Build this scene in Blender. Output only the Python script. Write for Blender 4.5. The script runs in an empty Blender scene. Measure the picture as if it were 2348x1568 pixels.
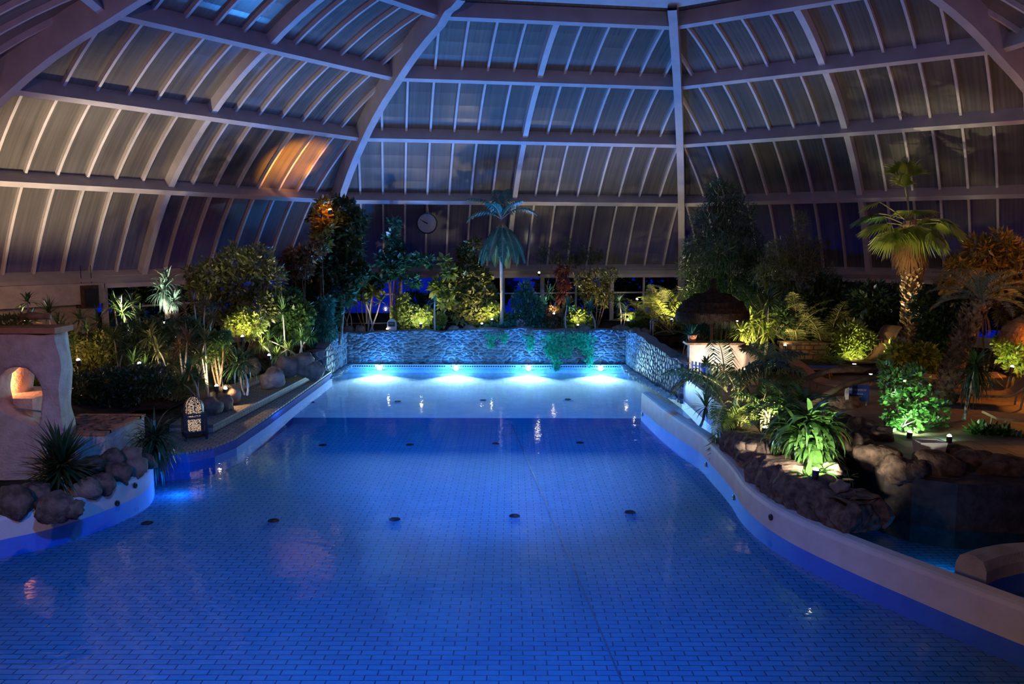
import bpy, math, random
import numpy as np
from mathutils import Vector
random.seed(7); RNG = np.random.default_rng(7)
S = bpy.context.scene; COL = S.collection
PI = math.pi
# ------------------------------------------------------------------ camera
FPX, PITCH, ROLL, EYE = 1911.567, math.radians(6.781), math.radians(0.128), 4.5
_cp, _sp = math.cos(PITCH), math.sin(PITCH)
_F = np.array([0, _cp, -_sp]); _R0 = np.array([1., 0, 0]); _U0 = np.array([0, _sp, _cp])
_R = math.cos(ROLL)*_R0 + math.sin(ROLL)*_U0
_U = -math.sin(ROLL)*_R0 + math.cos(ROLL)*_U0
cam = bpy.data.cameras.new('camera'); camo = bpy.data.objects.new('camera', cam); COL.objects.link(camo)
cam.sensor_width = 36; cam.lens = 36*FPX/2348; cam.clip_end = 300
from mathutils import Matrix
camo.matrix_world = Matrix(((_R[0], _U[0], -_F[0], 0), (_R[1], _U[1], -_F[1], 0), (_R[2], _U[2], -_F[2], EYE), (0, 0, 0, 1)))
S.camera = camo
def ray(u, v): return _F + _R*(u-1174)/FPX + _U*(784-v)/FPX
def onz(u, v, z=0.):
    d = ray(u, v); return np.array([0, 0, EYE]) + d*((z-EYE)/d[2])
def aty(u, v, y):
    d = ray(u, v); return np.array([0, 0, EYE]) + d*(y/d[1])
S.view_settings.view_transform = 'Standard'; S.view_settings.look = 'None'
S.view_settings.gamma = 1; S.view_settings.use_curve_mapping = False; S.view_settings.exposure = 0.0
S.cycles.use_denoising = True
S.cycles.max_bounces = 6; S.cycles.diffuse_bounces = 3; S.cycles.glossy_bounces = 3
S.cycles.transmission_bounces = 3; S.cycles.transparent_max_bounces = 12
S.cycles.sample_clamp_indirect = 4; S.cycles.sample_clamp_direct = 30
S.cycles.use_light_tree = True; S.cycles.caustics_reflective = False; S.cycles.caustics_refractive = False
# ------------------------------------------------------------------ objects
def tag(o, label=None, cat=None, group=None, kind=None):
    if label: o['label'] = label
    if cat: o['category'] = cat
    if group: o['group'] = group
    if kind: o['kind'] = kind
    return o
def thing(name, label, cat, loc=(0, 0, 0), rz=0, group=None):
    o = bpy.data.objects.new(name, None); COL.objects.link(o); o.empty_display_size = .1
    o.location = tuple(float(c) for c in loc); o.rotation_euler = (0, 0, rz)
    return tag(o, label, cat, group)
def dup(root, loc, rz=0, label=None, group=None, scale=None):
    r = root.copy(); COL.objects.link(r); r.location = tuple(float(c) for c in loc); r.rotation_euler = (0, 0, rz)
    if label: r['label'] = label
    if group: r['group'] = group
    if scale: r.scale = (scale,)*3 if not isinstance(scale, (tuple, list)) else scale
    for ch in list(root.children):
        c = ch.copy(); COL.objects.link(c); c.parent = r
        for g in list(ch.children):
            d = g.copy(); COL.objects.link(d); d.parent = c
    return r
class MB:
    def __init__(s): s.v = []; s.f = []; s.n = 0
    def add(s, V, Fs):
        V = np.asarray(V, float).reshape(-1, 3); b = s.n; s.v.append(V); s.n += len(V)
        if isinstance(Fs, np.ndarray): s.f.append(Fs + b)
        else:
            for f in Fs: s.f.append(np.array([f]) + b)
        return s
    def quads(s, Q):                         # (n,4,3)
        Q = np.asarray(Q, float); n = len(Q)
        return s.add(Q.reshape(-1, 3), np.arange(n*4).reshape(n, 4))
    def box(s, c, d, rz=0, ax=None):
        c = np.asarray(c, float); h = np.asarray(d, float)/2
        P = np.array([[x, y, z] for x in (-1, 1) for y in (-1, 1) for z in (-1, 1)])*h
        if ax is not None: P = P @ np.asarray(ax, float)
        elif rz: P = P @ np.array([[math.cos(rz), math.sin(rz), 0], [-math.sin(rz), math.cos(rz), 0], [0, 0, 1]])
        return s.add(P + c, [(0, 1, 3, 2), (4, 6, 7, 5), (0, 4, 5, 1), (2, 3, 7, 6), (0, 2, 6, 4), (1, 5, 7, 3)])
    def grid(s, G, close=False):             # (a,b,3)
        G = np.asarray(G, float); a, b = G.shape[:2]
        i, j = np.meshgrid(np.arange(a-1), np.arange(b if close else b-1), indexing='ij')
        j2 = (j+1) % b
        return s.add(G.reshape(-1, 3), np.stack([i*b+j, (i+1)*b+j, (i+1)*b+j2, i*b+j2], -1).reshape(-1, 4))
    def tube(s, P, r, n=8, cap=True):
        P = np.asarray(P, float); r = np.broadcast_to(np.asarray(r, float), (len(P),))
        T = np.gradient(P, axis=0); T /= np.linalg.norm(T, axis=1)[:, None] + 1e-12
        up = np.array([0, 0, 1.]) if abs(T[0][2]) < .9 else np.array([1., 0, 0])
        G = []
        for p, t, rr in zip(P, T, r):
            a = np.cross(t, up); a /= np.linalg.norm(a) + 1e-9; b = np.cross(t, a); up = -b if np.dot(-b, up) > 0 else b
            th = np.arange(n)*2*PI/n
            G.append(p + rr*(np.cos(th)[:, None]*a + np.sin(th)[:, None]*b))
        b0 = s.n; s.grid(np.array(G), True)
        if cap:
            s.f.append(np.array([list(range(n))]) + b0); s.f.append(np.array([list(range(n))[::-1]]) + b0 + (len(P)-1)*n)
        return s
    def lathe(s, prof, n=24, c=(0, 0, 0)):
        th = np.arange(n)*2*PI/n
        G = np.array([[[r*math.cos(t), r*math.sin(t), z] for t in th] for r, z in prof]) + np.asarray(c, float)
        return s.grid(G, True)
    def prism(s, poly, z0, z1):
        P = np.asarray(poly, float); n = len(P)
        V = np.concatenate([np.c_[P, np.full(n, z0)], np.c_[P, np.full(n, z1)]])
        s.add(V, [tuple(range(n))[::-1], tuple(range(n, 2*n))] + [(i, (i+1) % n, n+(i+1) % n, n+i) for i in range(n)])
        return s
    def mesh(s, name, mat=None, smooth=False):
        V = np.concatenate(s.v); me = bpy.data.meshes.new(name)
        me.vertices.add(len(V)); me.vertices.foreach_set('co', V.astype(np.float32).ravel())
        loops = np.concatenate([f.ravel() for f in s.f]).astype(np.int32)
        tot = np.concatenate([np.full(len(f), f.shape[1]) for f in s.f]).astype(np.int32)
        st = np.r_[0, np.cumsum(tot)[:-1]].astype(np.int32)
        me.loops.add(len(loops)); me.loops.foreach_set('vertex_index', loops)
        me.polygons.add(len(tot)); me.polygons.foreach_set('loop_start', st)
        me.polygons.foreach_set('use_smooth', np.full(len(tot), bool(smooth)))
        me.update(calc_edges=True); me.validate()
        if mat: me.materials.append(mat)
        return me
    def build(s, name, mat, parent=None, smooth=False, loc=None, rz=0):
        o = bpy.data.objects.new(name, s.mesh(name, mat, smooth)); COL.objects.link(o)
        if parent is not None: o.parent = parent
        if loc is not None: o.location = tuple(float(c) for c in loc)
        if rz: o.rotation_euler = (0, 0, rz)
        return o
def struct(name, mb, mat, parent=None, smooth=False):
    o = mb.build(name, mat, parent, smooth)
    if parent is None: o['kind'] = 'structure'
    return o
# value noise in numpy for real relief
_HT = RNG.random((64, 64, 64))
def vnoise(P, sc=1.0):
    P = np.asarray(P, float)*sc; i = np.floor(P).astype(int); f = P - i; f = f*f*(3-2*f); r = 0
    for dx in (0, 1):
        for dy in (0, 1):
            for dz in (0, 1):
                w = (f[..., 0] if dx else 1-f[..., 0])*(f[..., 1] if dy else 1-f[..., 1])*(f[..., 2] if dz else 1-f[..., 2])
                r = r + w*_HT[(i[..., 0]+dx) % 64, (i[..., 1]+dy) % 64, (i[..., 2]+dz) % 64]
    return r*2-1
# ------------------------------------------------------------------ materials
MATS = {}
def _new(name):
    m = bpy.data.materials.new(name); m.use_nodes = True; nt = m.node_tree; nt.nodes.clear()
    out = nt.nodes.new('ShaderNodeOutputMaterial'); MATS[name] = m
    return m, nt, nt.nodes, nt.links, out
def _c(c): return (c[0], c[1], c[2], 1)
def mat(name, c1, c2=None, sc=6, rough=.6, spec=.35, metal=0, bump=0, bsc=30, detail=4, emit=None, es=0):
    m, nt, N, L, out = _new(name)
    b = N.new('ShaderNodeBsdfPrincipled'); L.new(b.outputs[0], out.inputs[0])
    b.inputs['Roughness'].default_value = rough; b.inputs['Metallic'].default_value = metal
    b.inputs['Specular IOR Level'].default_value = spec; b.inputs['Base Color'].default_value = _c(c1)
    tc = N.new('ShaderNodeTexCoord')
    if c2:
        t = N.new('ShaderNodeTexNoise'); t.inputs['Scale'].default_value = sc; t.inputs['Detail'].default_value = detail
        L.new(tc.outputs['Object'], t.inputs['Vector'])
        r = N.new('ShaderNodeValToRGB'); r.color_ramp.elements[0].position = .35; r.color_ramp.elements[1].position = .65
        r.color_ramp.elements[0].color = _c(c1); r.color_ramp.elements[1].color = _c(c2)
        L.new(t.outputs['Fac'], r.inputs[0]); L.new(r.outputs[0], b.inputs['Base Color'])
    if bump:
        t2 = N.new('ShaderNodeTexNoise'); t2.inputs['Scale'].default_value = bsc; t2.inputs['Detail'].default_value = 5
        L.new(tc.outputs['Object'], t2.inputs['Vector'])
        bp = N.new('ShaderNodeBump'); bp.inputs['Strength'].default_value = bump; bp.inputs['Distance'].default_value = .03
        L.new(t2.outputs['Fac'], bp.inputs['Height']); L.new(bp.outputs[0], b.inputs['Normal'])
    if emit:
        b.inputs['Emission Color'].default_value = _c(emit); b.inputs['Emission Strength'].default_value = es
    return m
def leafmat(name, c1, c2, trans=.3, gloss=.1, sc=3.0, rough=.35):
    m, nt, N, L, out = _new(name)
    tc = N.new('ShaderNodeTexCoord'); t = N.new('ShaderNodeTexNoise'); t.inputs['Scale'].default_value = sc; t.inputs['Detail'].default_value = 3
    L.new(tc.outputs['Object'], t.inputs['Vector'])
    r = N.new('ShaderNodeValToRGB'); r.color_ramp.elements[0].position = .3; r.color_ramp.elements[1].position = .7
    r.color_ramp.elements[0].color = _c(c1); r.color_ramp.elements[1].color = _c(c2); L.new(t.outputs['Fac'], r.inputs[0])
    d = N.new('ShaderNodeBsdfDiffuse'); tr = N.new('ShaderNodeBsdfTranslucent'); g = N.new('ShaderNodeBsdfGlossy')
    g.inputs['Roughness'].default_value = rough; g.inputs['Color'].default_value = (.8, .8, .8, 1)
    L.new(r.outputs[0], d.inputs[0]); L.new(r.outputs[0], tr.inputs[0])
    a = N.new('ShaderNodeMixShader'); a.inputs[0].default_value = trans; L.new(d.outputs[0], a.inputs[1]); L.new(tr.outputs[0], a.inputs[2])
    a2 = N.new('ShaderNodeMixShader'); a2.inputs[0].default_value = gloss; L.new(a.outputs[0], a2.inputs[1]); L.new(g.outputs[0], a2.inputs[2])
    L.new(a2.outputs[0], out.inputs[0])
    return m
def emat(name, col, st):
    m, nt, N, L, out = _new(name); e = N.new('ShaderNodeEmission'); e.inputs[0].default_value = _c(col); e.inputs[1].default_value = st
    L.new(e.outputs[0], out.inputs[0]); return m

def brickmat(name, c1, c2, mortar, bw, bh, ms=.006, rough=.5, sc=1.0, off=.5, swap=None, bump=.4, noise=.5, big=None):
    m, nt, N, L, out = _new(name)
    b = N.new('ShaderNodeBsdfPrincipled'); L.new(b.outputs[0], out.inputs[0]); b.inputs['Roughness'].default_value = rough
    tc = N.new('ShaderNodeTexCoord'); t = N.new('ShaderNodeTexBrick')
    vec = tc.outputs['Object']
    if swap:
        sx = N.new('ShaderNodeSeparateXYZ'); cx = N.new('ShaderNodeCombineXYZ'); L.new(vec, sx.inputs[0])
        for k, ax in enumerate(swap): L.new(sx.outputs['XYZ'.index(ax)], cx.inputs[k])
        vec = cx.outputs[0]
    L.new(vec, t.inputs['Vector']); t.offset = off
    t.inputs['Color1'].default_value = _c(c1); t.inputs['Color2'].default_value = _c(c2); t.inputs['Mortar'].default_value = _c(mortar)
    t.inputs['Scale'].default_value = sc; t.inputs['Mortar Size'].default_value = ms; t.inputs['Brick Width'].default_value = bw
    t.inputs['Row Height'].default_value = bh; t.inputs['Mortar Smooth'].default_value = .1
    n = N.new('ShaderNodeTexNoise'); n.inputs['Scale'].default_value = 1.3; n.inputs['Detail'].default_value = 6; L.new(tc.outputs['Object'], n.inputs['Vector'])
    mx = N.new('ShaderNodeMix'); mx.data_type = 'RGBA'; mx.blend_type = 'MULTIPLY'; mx.inputs[0].default_value = noise
    L.new(t.outputs['Color'], mx.inputs[6]); L.new(n.outputs['Fac'], mx.inputs[7]); L.new(mx.outputs[2], b.inputs['Base Color'])
    bp = N.new('ShaderNodeBump'); bp.inputs['Strength'].default_value = bump; bp.inputs['Distance'].default_value = .01; bp.invert = True
    L.new(t.outputs['Fac'], bp.inputs['Height']); L.new(bp.outputs[0], b.inputs['Normal'])
    return m

M = {}
M['steel'] = mat('painted_steel', (.42, .395, .40), (.50, .47, .475), 2, .5, .4, bump=.15, bsc=60)
M['bar'] = mat('painted_glazing_bar', (.50, .475, .475), (.58, .55, .54), 3, .45)
M['stucco'] = mat('grey_stucco', (.42, .38, .34), (.55, .50, .45), 4, .85, .2, bump=.5, bsc=45)
M['kiosk'] = mat('pink_stucco', (.50, .40, .33), (.66, .54, .45), 5, .85, .2, bump=.7, bsc=22)
M['white_plaster'] = mat('white_pool_plaster', (.62, .58, .56), (.70, .66, .64), 3, .6, .3, bump=.3, bsc=120)
M['rock'] = mat('brown_lava_rock', (.065, .045, .034), (.19, .13, .095), 7, .9, .15, bump=.9, bsc=14, detail=8)
M['rock2'] = mat('tan_boulder', (.14, .10, .075), (.27, .20, .145), 5, .85, .2, bump=.8, bsc=12, detail=8)
M['darkrock'] = mat('dark_basin_rock', (.03, .025, .025), (.07, .055, .05), 6, .6, .3, bump=.6, bsc=14)
M['soil'] = mat('dark_soil', (.03, .022, .015), (.07, .05, .035), 5, .95, .1, bump=.8, bsc=18)
M['terrace'] = brickmat('terrace_paving', (.20, .13, .09), (.26, .17, .12), (.09, .06, .045), .5, .5, .012, .7)
M['deck'] = brickmat('pebbled_deck_paving', (.50, .43, .33), (.38, .33, .26), (.16, .13, .10), .22, .13, .012, .75)
M['riser'] = brickmat('stone_riser', (.42, .37, .34), (.30, .27, .26), (.16, .14, .13), .16, .12, .012, .8, swap='YZX')
M['blue_wall'] = mat('blue_pool_paint', (.50, .52, .60), (.58, .60, .66), 3, .5)
M['coping'] = mat('shaded_blue_coping', (.08, .12, .34), (.11, .17, .42), 30, .85, .08)  # deep blue shade of the coping face is put into this colour
M['tile'] = brickmat('pool_floor_tile', (.27, .42, .52), (.22, .36, .47), (.05, .08, .13), .27, .115, .008, .75, noise=.25)
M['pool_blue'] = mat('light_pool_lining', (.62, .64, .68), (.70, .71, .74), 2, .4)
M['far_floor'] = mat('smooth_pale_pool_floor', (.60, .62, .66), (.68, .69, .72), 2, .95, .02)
M['water_tint'] = mat('blue_water_tint', (.07, .25, .75), (.09, .30, .80), 3, .85, .05)
M['seam_riser_shade'] = mat('dark_seam_and_riser_shade', (.10, .12, .18), None)
M['metal'] = mat('stainless_steel', (.6, .6, .62), None, rough=.25, metal=1)
M['black'] = mat('black_iron', (.012, .012, .014), (.02, .02, .022), 20, .5, .4)
M['mattblack'] = mat('matt_black_plastic', (.02, .022, .03), None, rough=.95, spec=.02)
M['clay'] = mat('terracotta', (.42, .17, .08), (.52, .24, .12), 8, .8, .2, bump=.3)
M['wood'] = mat('weathered_wood', (.20, .12, .07), (.32, .20, .12), 9, .75, .25, bump=.5, bsc=25)
M['dark_wood'] = mat('dark_stained_wood', (.05, .03, .02), (.10, .06, .04), 9, .7, .25, bump=.5, bsc=25)
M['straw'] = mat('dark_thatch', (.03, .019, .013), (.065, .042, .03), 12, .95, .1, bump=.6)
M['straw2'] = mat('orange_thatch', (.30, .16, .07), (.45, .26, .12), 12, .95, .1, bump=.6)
# glazing: ribbed translucent sheet, a little sheen, a little see-through
def panemat():
    m, nt, N, L, out = _new('ribbed_translucent_sheet')
    tc = N.new('ShaderNodeTexCoord'); mp = N.new('ShaderNodeMapping'); mp.inputs['Scale'].default_value = (4, .12, 1)
    L.new(tc.outputs['UV'], mp.inputs[0])
    t = N.new('ShaderNodeTexNoise'); t.inputs['Scale'].default_value = 3; t.inputs['Detail'].default_value = 4; L.new(mp.outputs[0], t.inputs['Vector'])
    r = N.new('ShaderNodeValToRGB'); r.color_ramp.elements[0].position = .3; r.color_ramp.elements[1].position = .75
    r.color_ramp.elements[0].color = (.10, .094, .088, 1); r.color_ramp.elements[1].color = (.17, .156, .14, 1); L.new(t.outputs['Fac'], r.inputs[0])
    d = N.new('ShaderNodeBsdfDiffuse'); L.new(r.outputs[0], d.inputs[0])
    g = N.new('ShaderNodeBsdfGlossy'); g.inputs['Roughness'].default_value = .22; g.inputs['Color'].default_value = (.9, .9, .9, 1)
    fr = N.new('ShaderNodeLayerWeight'); fr.inputs[0].default_value = .35
    mr = N.new('ShaderNodeMapRange'); mr.inputs['To Min'].default_value = .08; mr.inputs['To Max'].default_value = .5; L.new(fr.outputs['Facing'], mr.inputs[0])
    a = N.new('ShaderNodeMixShader'); L.new(mr.outputs[0], a.inputs[0]); L.new(d.outputs[0], a.inputs[1]); L.new(g.outputs[0], a.inputs[2])
    tr = N.new('ShaderNodeBsdfTransparent'); tr.inputs[0].default_value = (.8, .85, .95, 1)
    a2 = N.new('ShaderNodeMixShader'); a2.inputs[0].default_value = .05; L.new(a.outputs[0], a2.inputs[1]); L.new(tr.outputs[0], a2.inputs[2])
    L.new(a2.outputs[0], out.inputs[0]); return m
M['pane'] = panemat()
def glassmat():
    m, nt, N, L, out = _new('window_glass')
    tr = N.new('ShaderNodeBsdfTransparent'); tr.inputs[0].default_value = (.75, .85, .9, 1)
    g = N.new('ShaderNodeBsdfGlossy'); g.inputs['Roughness'].default_value = .03
    fr = N.new('ShaderNodeFresnel'); fr.inputs[0].default_value = 1.6
    a = N.new('ShaderNodeMixShader'); L.new(fr.outputs[0], a.inputs[0]); L.new(tr.outputs[0], a.inputs[1]); L.new(g.outputs[0], a.inputs[2])
    L.new(a.outputs[0], out.inputs[0]); return m
M['glass'] = glassmat()
def watermat():
    m, nt, N, L, out = _new('pool_water')
    tc = N.new('ShaderNodeTexCoord')
    t = N.new('ShaderNodeTexNoise'); t.inputs['Scale'].default_value = 1.6; t.inputs['Detail'].default_value = 4; t.inputs['Distortion'].default_value = .6
    L.new(tc.outputs['Object'], t.inputs['Vector'])
    t2 = N.new('ShaderNodeTexNoise'); t2.inputs['Scale'].default_value = 7; t2.inputs['Detail'].default_value = 2; L.new(tc.outputs['Object'], t2.inputs['Vector'])
    ad = N.new('ShaderNodeMath'); ad.operation = 'MULTIPLY_ADD'; ad.inputs[1].default_value = .22; L.new(t2.outputs['Fac'], ad.inputs[0]); L.new(t.outputs['Fac'], ad.inputs[2])
    bp = N.new('ShaderNodeBump'); bp.inputs['Strength'].default_value = .16; bp.inputs['Distance'].default_value = .05; L.new(ad.outputs[0], bp.inputs['Height'])
    tr = N.new('ShaderNodeBsdfTransparent'); tr.inputs[0].default_value = (.28, .72, 1, 1)
    g = N.new('ShaderNodeBsdfGlossy'); g.inputs['Roughness'].default_value = .04; L.new(bp.outputs[0], g.inputs['Normal'])
    lw = N.new('ShaderNodeLayerWeight'); lw.inputs[0].default_value = .5; L.new(bp.outputs[0], lw.inputs['Normal'])
    pw = N.new('ShaderNodeMath'); pw.operation = 'POWER'; pw.inputs[1].default_value = 5; L.new(lw.outputs['Facing'], pw.inputs[0])
    fr = N.new('ShaderNodeMath'); fr.operation = 'MULTIPLY_ADD'; fr.inputs[1].default_value = .95; fr.inputs[2].default_value = .02; L.new(pw.outputs[0], fr.inputs[0])
    a = N.new('ShaderNodeMixShader'); L.new(fr.outputs[0], a.inputs[0]); L.new(tr.outputs[0], a.inputs[1]); L.new(g.outputs[0], a.inputs[2])
    L.new(a.outputs[0], out.inputs[0]); return m
M['water'] = watermat()
# ------------------------------------------------------------------ dusk outside
w = bpy.data.worlds.new('dusk'); S.world = w; w.use_nodes = True
nt = w.node_tree; bg = nt.nodes['Background']
tc = nt.nodes.new('ShaderNodeTexCoord'); sp = nt.nodes.new('ShaderNodeSeparateXYZ'); nt.links.new(tc.outputs['Generated'], sp.inputs[0])
cr = nt.nodes.new('ShaderNodeValToRGB'); cr.color_ramp.elements[0].position = 0; cr.color_ramp.elements[1].position = .06
cr.color_ramp.elements[0].color = (.001, .010, .30, 1); cr.color_ramp.elements[1].color = (.001, .003, .015, 1)
nt.links.new(sp.outputs['Z'], cr.inputs[0]); nt.links.new(cr.outputs[0], bg.inputs[0]); bg.inputs[1].default_value = 1.0
# ------------------------------------------------------------------ dome
PHI = -0.155219871; AX = np.array([2.69481289, 17.10255063, 0])
LEV = [(18.5, 3.2473), (16.73, 6.0566), (14.3638, 8.1383), (11.56415, 9.7364), (8.5107, 10.9267), (7.6, 11.25)]
T8 = math.tan(PI/8)
def segn(k):
    (a0, z0), (a1, z1) = LEV[k], LEV[k+1]; v = np.array([z1-z0, a0-a1]); return v/np.linalg.norm(v)
NRM = []
for k in range(6):
    n = segn(min(k, 4)) if k == 0 else (segn(k-1) + segn(min(k, 4)) if k < 5 else segn(4)); NRM.append(n/np.linalg.norm(n))
DB = .5
OUT = [np.array(LEV[k]) + NRM[k]*DB for k in range(6)]
def facet(k):
    a = PHI + k*PI/4; n = np.array([math.sin(a), math.cos(a), 0]); t = np.array([n[1], -n[0], 0]); return n, t
def fp(n, t, a, z, s): return AX + n*a + t*s + np.array([0, 0, z])
def curve(k, m=6):
    p, q = OUT[k], OUT[k+1]; s = np.linspace(0, 1, m)[:, None]; nn = segn(k)
    return p + (q-p)*s + nn*(.10*4*s*(1-s))
BAY = .866
wn = 0
FN = {-2: 'far side', -1: 'left side', 0: 'end', 1: 'right side', 2: 'near side'}
for fk in (-2, -1, 0, 1, 2):
    n, t = facet(fk)
    for k in range(5):
        C = curve(k); wn += 1
        mb = MB(); m = MB()
        G = np.array([[fp(n, t, a, z, s*a*T8) for s in np.linspace(-1, 1, 2)] for a, z in C])
        mb.grid(G)
        o = struct('window_%d' % wn, mb, M['pane'])
        uv = o.data.uv_layers.new(name='UVMap'); co = np.array([v.co for v in o.data.vertices]); tt = (co - AX) @ t
        for li, lp in enumerate(o.data.loops): uv.data[li].uv = (tt[lp.vertex_index], co[lp.vertex_index, 2])
        if k == 4: continue
        hw = C[0][0]*T8
        for j in range(-8, 9):
            s = j*BAY
            if abs(s) > hw - .12: continue
            big = j == 0
            wd, dp = (.19, .32) if big else (.075, .13)
            P = [c for c in C if c[0]*T8 - .05 > abs(s)]
            if len(P) < len(C):
                i = len(P)-1; c0, c1 = C[i], C[i+1]; f = (c0[0]*T8-.03-abs(s))/((c0[0]-c1[0])*T8); P.append(c0+(c1-c0)*min(max(f, 0), 1))
            if len(P) < 2: continue
            P = np.array(P); sn = segn(k)
            Gb = np.array([[fp(n, t, c[0]-sn[0]*d, c[1]-sn[1]*d, s+e) for e, d in ((-wd/2, .0), (-wd/2, dp), (wd/2, dp), (wd/2, .0))] for c in P])
            b = MB(); b.grid(Gb, True); b.build('main_glazing_bar' if big else 'glazing_bar', M['bar'], o)
    for k in range(5):
        a, z = LEV[k]; nn = NRM[k]; tg = np.array([-nn[1], nn[0]]); mb = MB(); G = []
        for s in (-1, 1):
            row = []
            for d, e in ((0, -.09), (0, .09), (DB, .09), (DB, -.09)):
                p = np.array([a, z]) + nn*d + tg*e; row.append(fp(n, t, p[0], p[1], s*p[0]*T8))
            G.append(row)
        mb.grid(np.array(G), True)
        bm_o = struct('roof_beam', mb, M['steel'])
C8 = math.cos(PI/8)
for fk in (-2.5, -1.5, -.5, .5, 1.5, 2.5):
    a_ = PHI + fk*PI/4; n = np.array([math.sin(a_), math.cos(a_), 0]); t = np.array([n[1], -n[0], 0]); G = []
    pts = []
    for k in range(5):
        for c in curve(k, 5)[:-1]: pts.append((c, segn(k) if 0 else None))
    pts = np.array([p[0] for p in pts] + [OUT[5], OUT[5] + (OUT[5]-OUT[4])*.25]); tg = np.gradient(pts, axis=0); tg /= np.linalg.norm(tg, axis=1)[:, None]
    nr = np.c_[tg[:, 1], -tg[:, 0]]
    for c, q in zip(pts, nr):
        G.append([AX + n*((c[0]-q[0]*d)/C8) + t*e + np.array([0, 0, c[1]-q[1]*d]) for d, e in ((-.02, -.13), (.74, -.13), (.74, .13), (-.02, .13))])
    mb = MB(); mb.grid(np.array(G), True); struct('roof_rib', mb, M['steel'], smooth=False)
    # post below the rib
    base = AX + n*(18.75/C8); mb = MB(); mb.box((0, 0, 0), (.3, .3, 1)); o = struct('wall_post', mb, M['steel'])
    o.location = (base[0], base[1], 1.7); o.scale = (1, 1, 3.4); o.rotation_euler = (0, 0, -a_)
# crowning ring
mb = MB(); G = []
for i in range(8):
    a_ = PHI + (i-.5)*PI/4; n = np.array([math.sin(a_), math.cos(a_), 0])
    G.append([AX + n*(r/C8) + np.array([0, 0, z]) for r, z in ((7.6, 11.25), (7.6, 11.75), (5.2, 12.1), (5.2, 11.6))])
G.append(G[0]); mb.grid(np.array(G), True); struct('roof_ring_beam', mb, M['bar'])
mb = MB(); G = [[AX + np.array([math.sin(PHI+(i-.5)*PI/4), math.cos(PHI+(i-.5)*PI/4), 0])*(r/C8) + np.array([0, 0, z]) for i in range(8)] for r, z in ((5.25, 12.05), (.05, 13.0))]
mb.grid(np.array(G), True); struct('ceiling', mb, M['pane'])
# ------------------------------------------------------------------ pool basin, water, terraces
def floorz(y): return np.interp(y, [5, 12, 22.5], [-.24, -.28, -.45])
ys = np.r_[np.linspace(2, 22.5, 12)]
mb = MB(); mb.grid(np.array([[(x, y, floorz(y)) for x in (-9, 13)] for y in ys])); struct('floor_near_pool', mb, M['tile'])
mb = MB(); mb.grid(np.array([[(x, 22.5, z) for x in (-9, 13)] for z in (-.45, -.28)])); struct('trim_1', mb, M['seam_riser_shade'])  # step riser's shade is put into its dark colour
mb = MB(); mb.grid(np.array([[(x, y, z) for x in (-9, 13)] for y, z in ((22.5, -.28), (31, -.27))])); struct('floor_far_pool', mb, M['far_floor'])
# dark expansion joint down the pool floor
p0, p1 = onz(1172, 969, -.44), onz(1430, 1568, -.24)
mb = MB(); d = (p1-p0)/np.linalg.norm(p1-p0); nrm = np.array([-d[1], d[0], 0])*.012
ts = np.linspace(0, 1, 14); G = []
for q in ts:
    p = p0 + (p1-p0)*q; p[2] = floorz(p[1]) + .004; G.append([p-nrm, p+nrm])
mb.grid(np.array(G)); struct('trim_2', mb, M['seam_riser_shade'])
mb = MB(); mb.grid(np.array([[(x, y, 0) for x in np.linspace(-9.5, 13, 2)] for y in np.linspace(2, 31, 2)]))
o = struct('water', mb, M['water'])
# left coping deck and two broad steps (each a slab)
CP = [(-9.3, 17.25), (-8.2, 16.75), (-7.2, 16.6), (-6.65, 16.75), (-6.3, 17.2), (-6.1, 18.0), (-6.05, 20), (-6.05, 27.6), (-9, 30), (-12, 30), (-12, 19)]
mb = MB(); mb.prism(CP, -.8, .22); struct('floor_pool_deck', mb, M['deck'])
mb = MB(); mb.prism([(p[0]+.03, p[1]-.01) if i < 8 else p for i, p in enumerate(CP)], -.8, .17); struct('trim_3', mb, M['coping'])
def slab(name, poly, z0, z1, mt, mr=None):
    mb = MB(); mb.prism(poly, z0, z1); o = struct(name, mb, mt)
    if mr:
        o.data.materials.append(mr)
        for p in o.data.polygons:
            if abs(p.normal.z) < .5: p.material_index = 1
    return o
slab('floor_lower_step', [(-6.72, 18.4), (-6.2, 26.4), (-6.3, 28), (-10, 28), (-10, 18.4)], .1, .42, M['deck'], M['riser'])
slab('floor_upper_step', [(-7.45, 21.6), (-7.1, 24.9), (-7.2, 26), (-10, 26), (-10, 21)], .3, .60, M['deck'], M['riser'])
# planted beds as uneven ground
def bed(name, poly, z, zv=.10, mt='soil', res=.5, base=-.8):
    P = np.array(poly); lo, hi = P.min(0), P.max(0)
    nx, ny = int((hi[0]-lo[0])/res)+2, int((hi[1]-lo[1])/res)+2
    xs, ysx = np.linspace(lo[0], hi[0], nx), np.linspace(lo[1], hi[1], ny)
    mb = MB(); mb.prism(poly, base, z-.12); 
    X, Y = np.meshgrid(xs, ysx, indexing='ij')
    def inside(x, y):
        r = False; j = len(P)-1
        for i in range(len(P)):
            if (P[i][1] > y) != (P[j][1] > y) and x < (P[j][0]-P[i][0])*(y-P[i][1])/(P[j][1]-P[i][1])+P[i][0]: r = not r
            j = i
        return r
    Z = z + zv*vnoise(np.stack([X, Y, 0*X], -1), .9)
    Q = []
    for i in range(nx-1):
        for j in range(ny-1):
            if inside((xs[i]+xs[i+1])/2, (ysx[j]+ysx[j+1])/2):
                Q.append([(X[a, b], Y[a, b], Z[a, b]) for a, b in ((i, j), (i+1, j), (i+1, j+1), (i, j+1))])
    mb.quads(Q); return struct(name, mb, M[mt], smooth=False)
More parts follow.
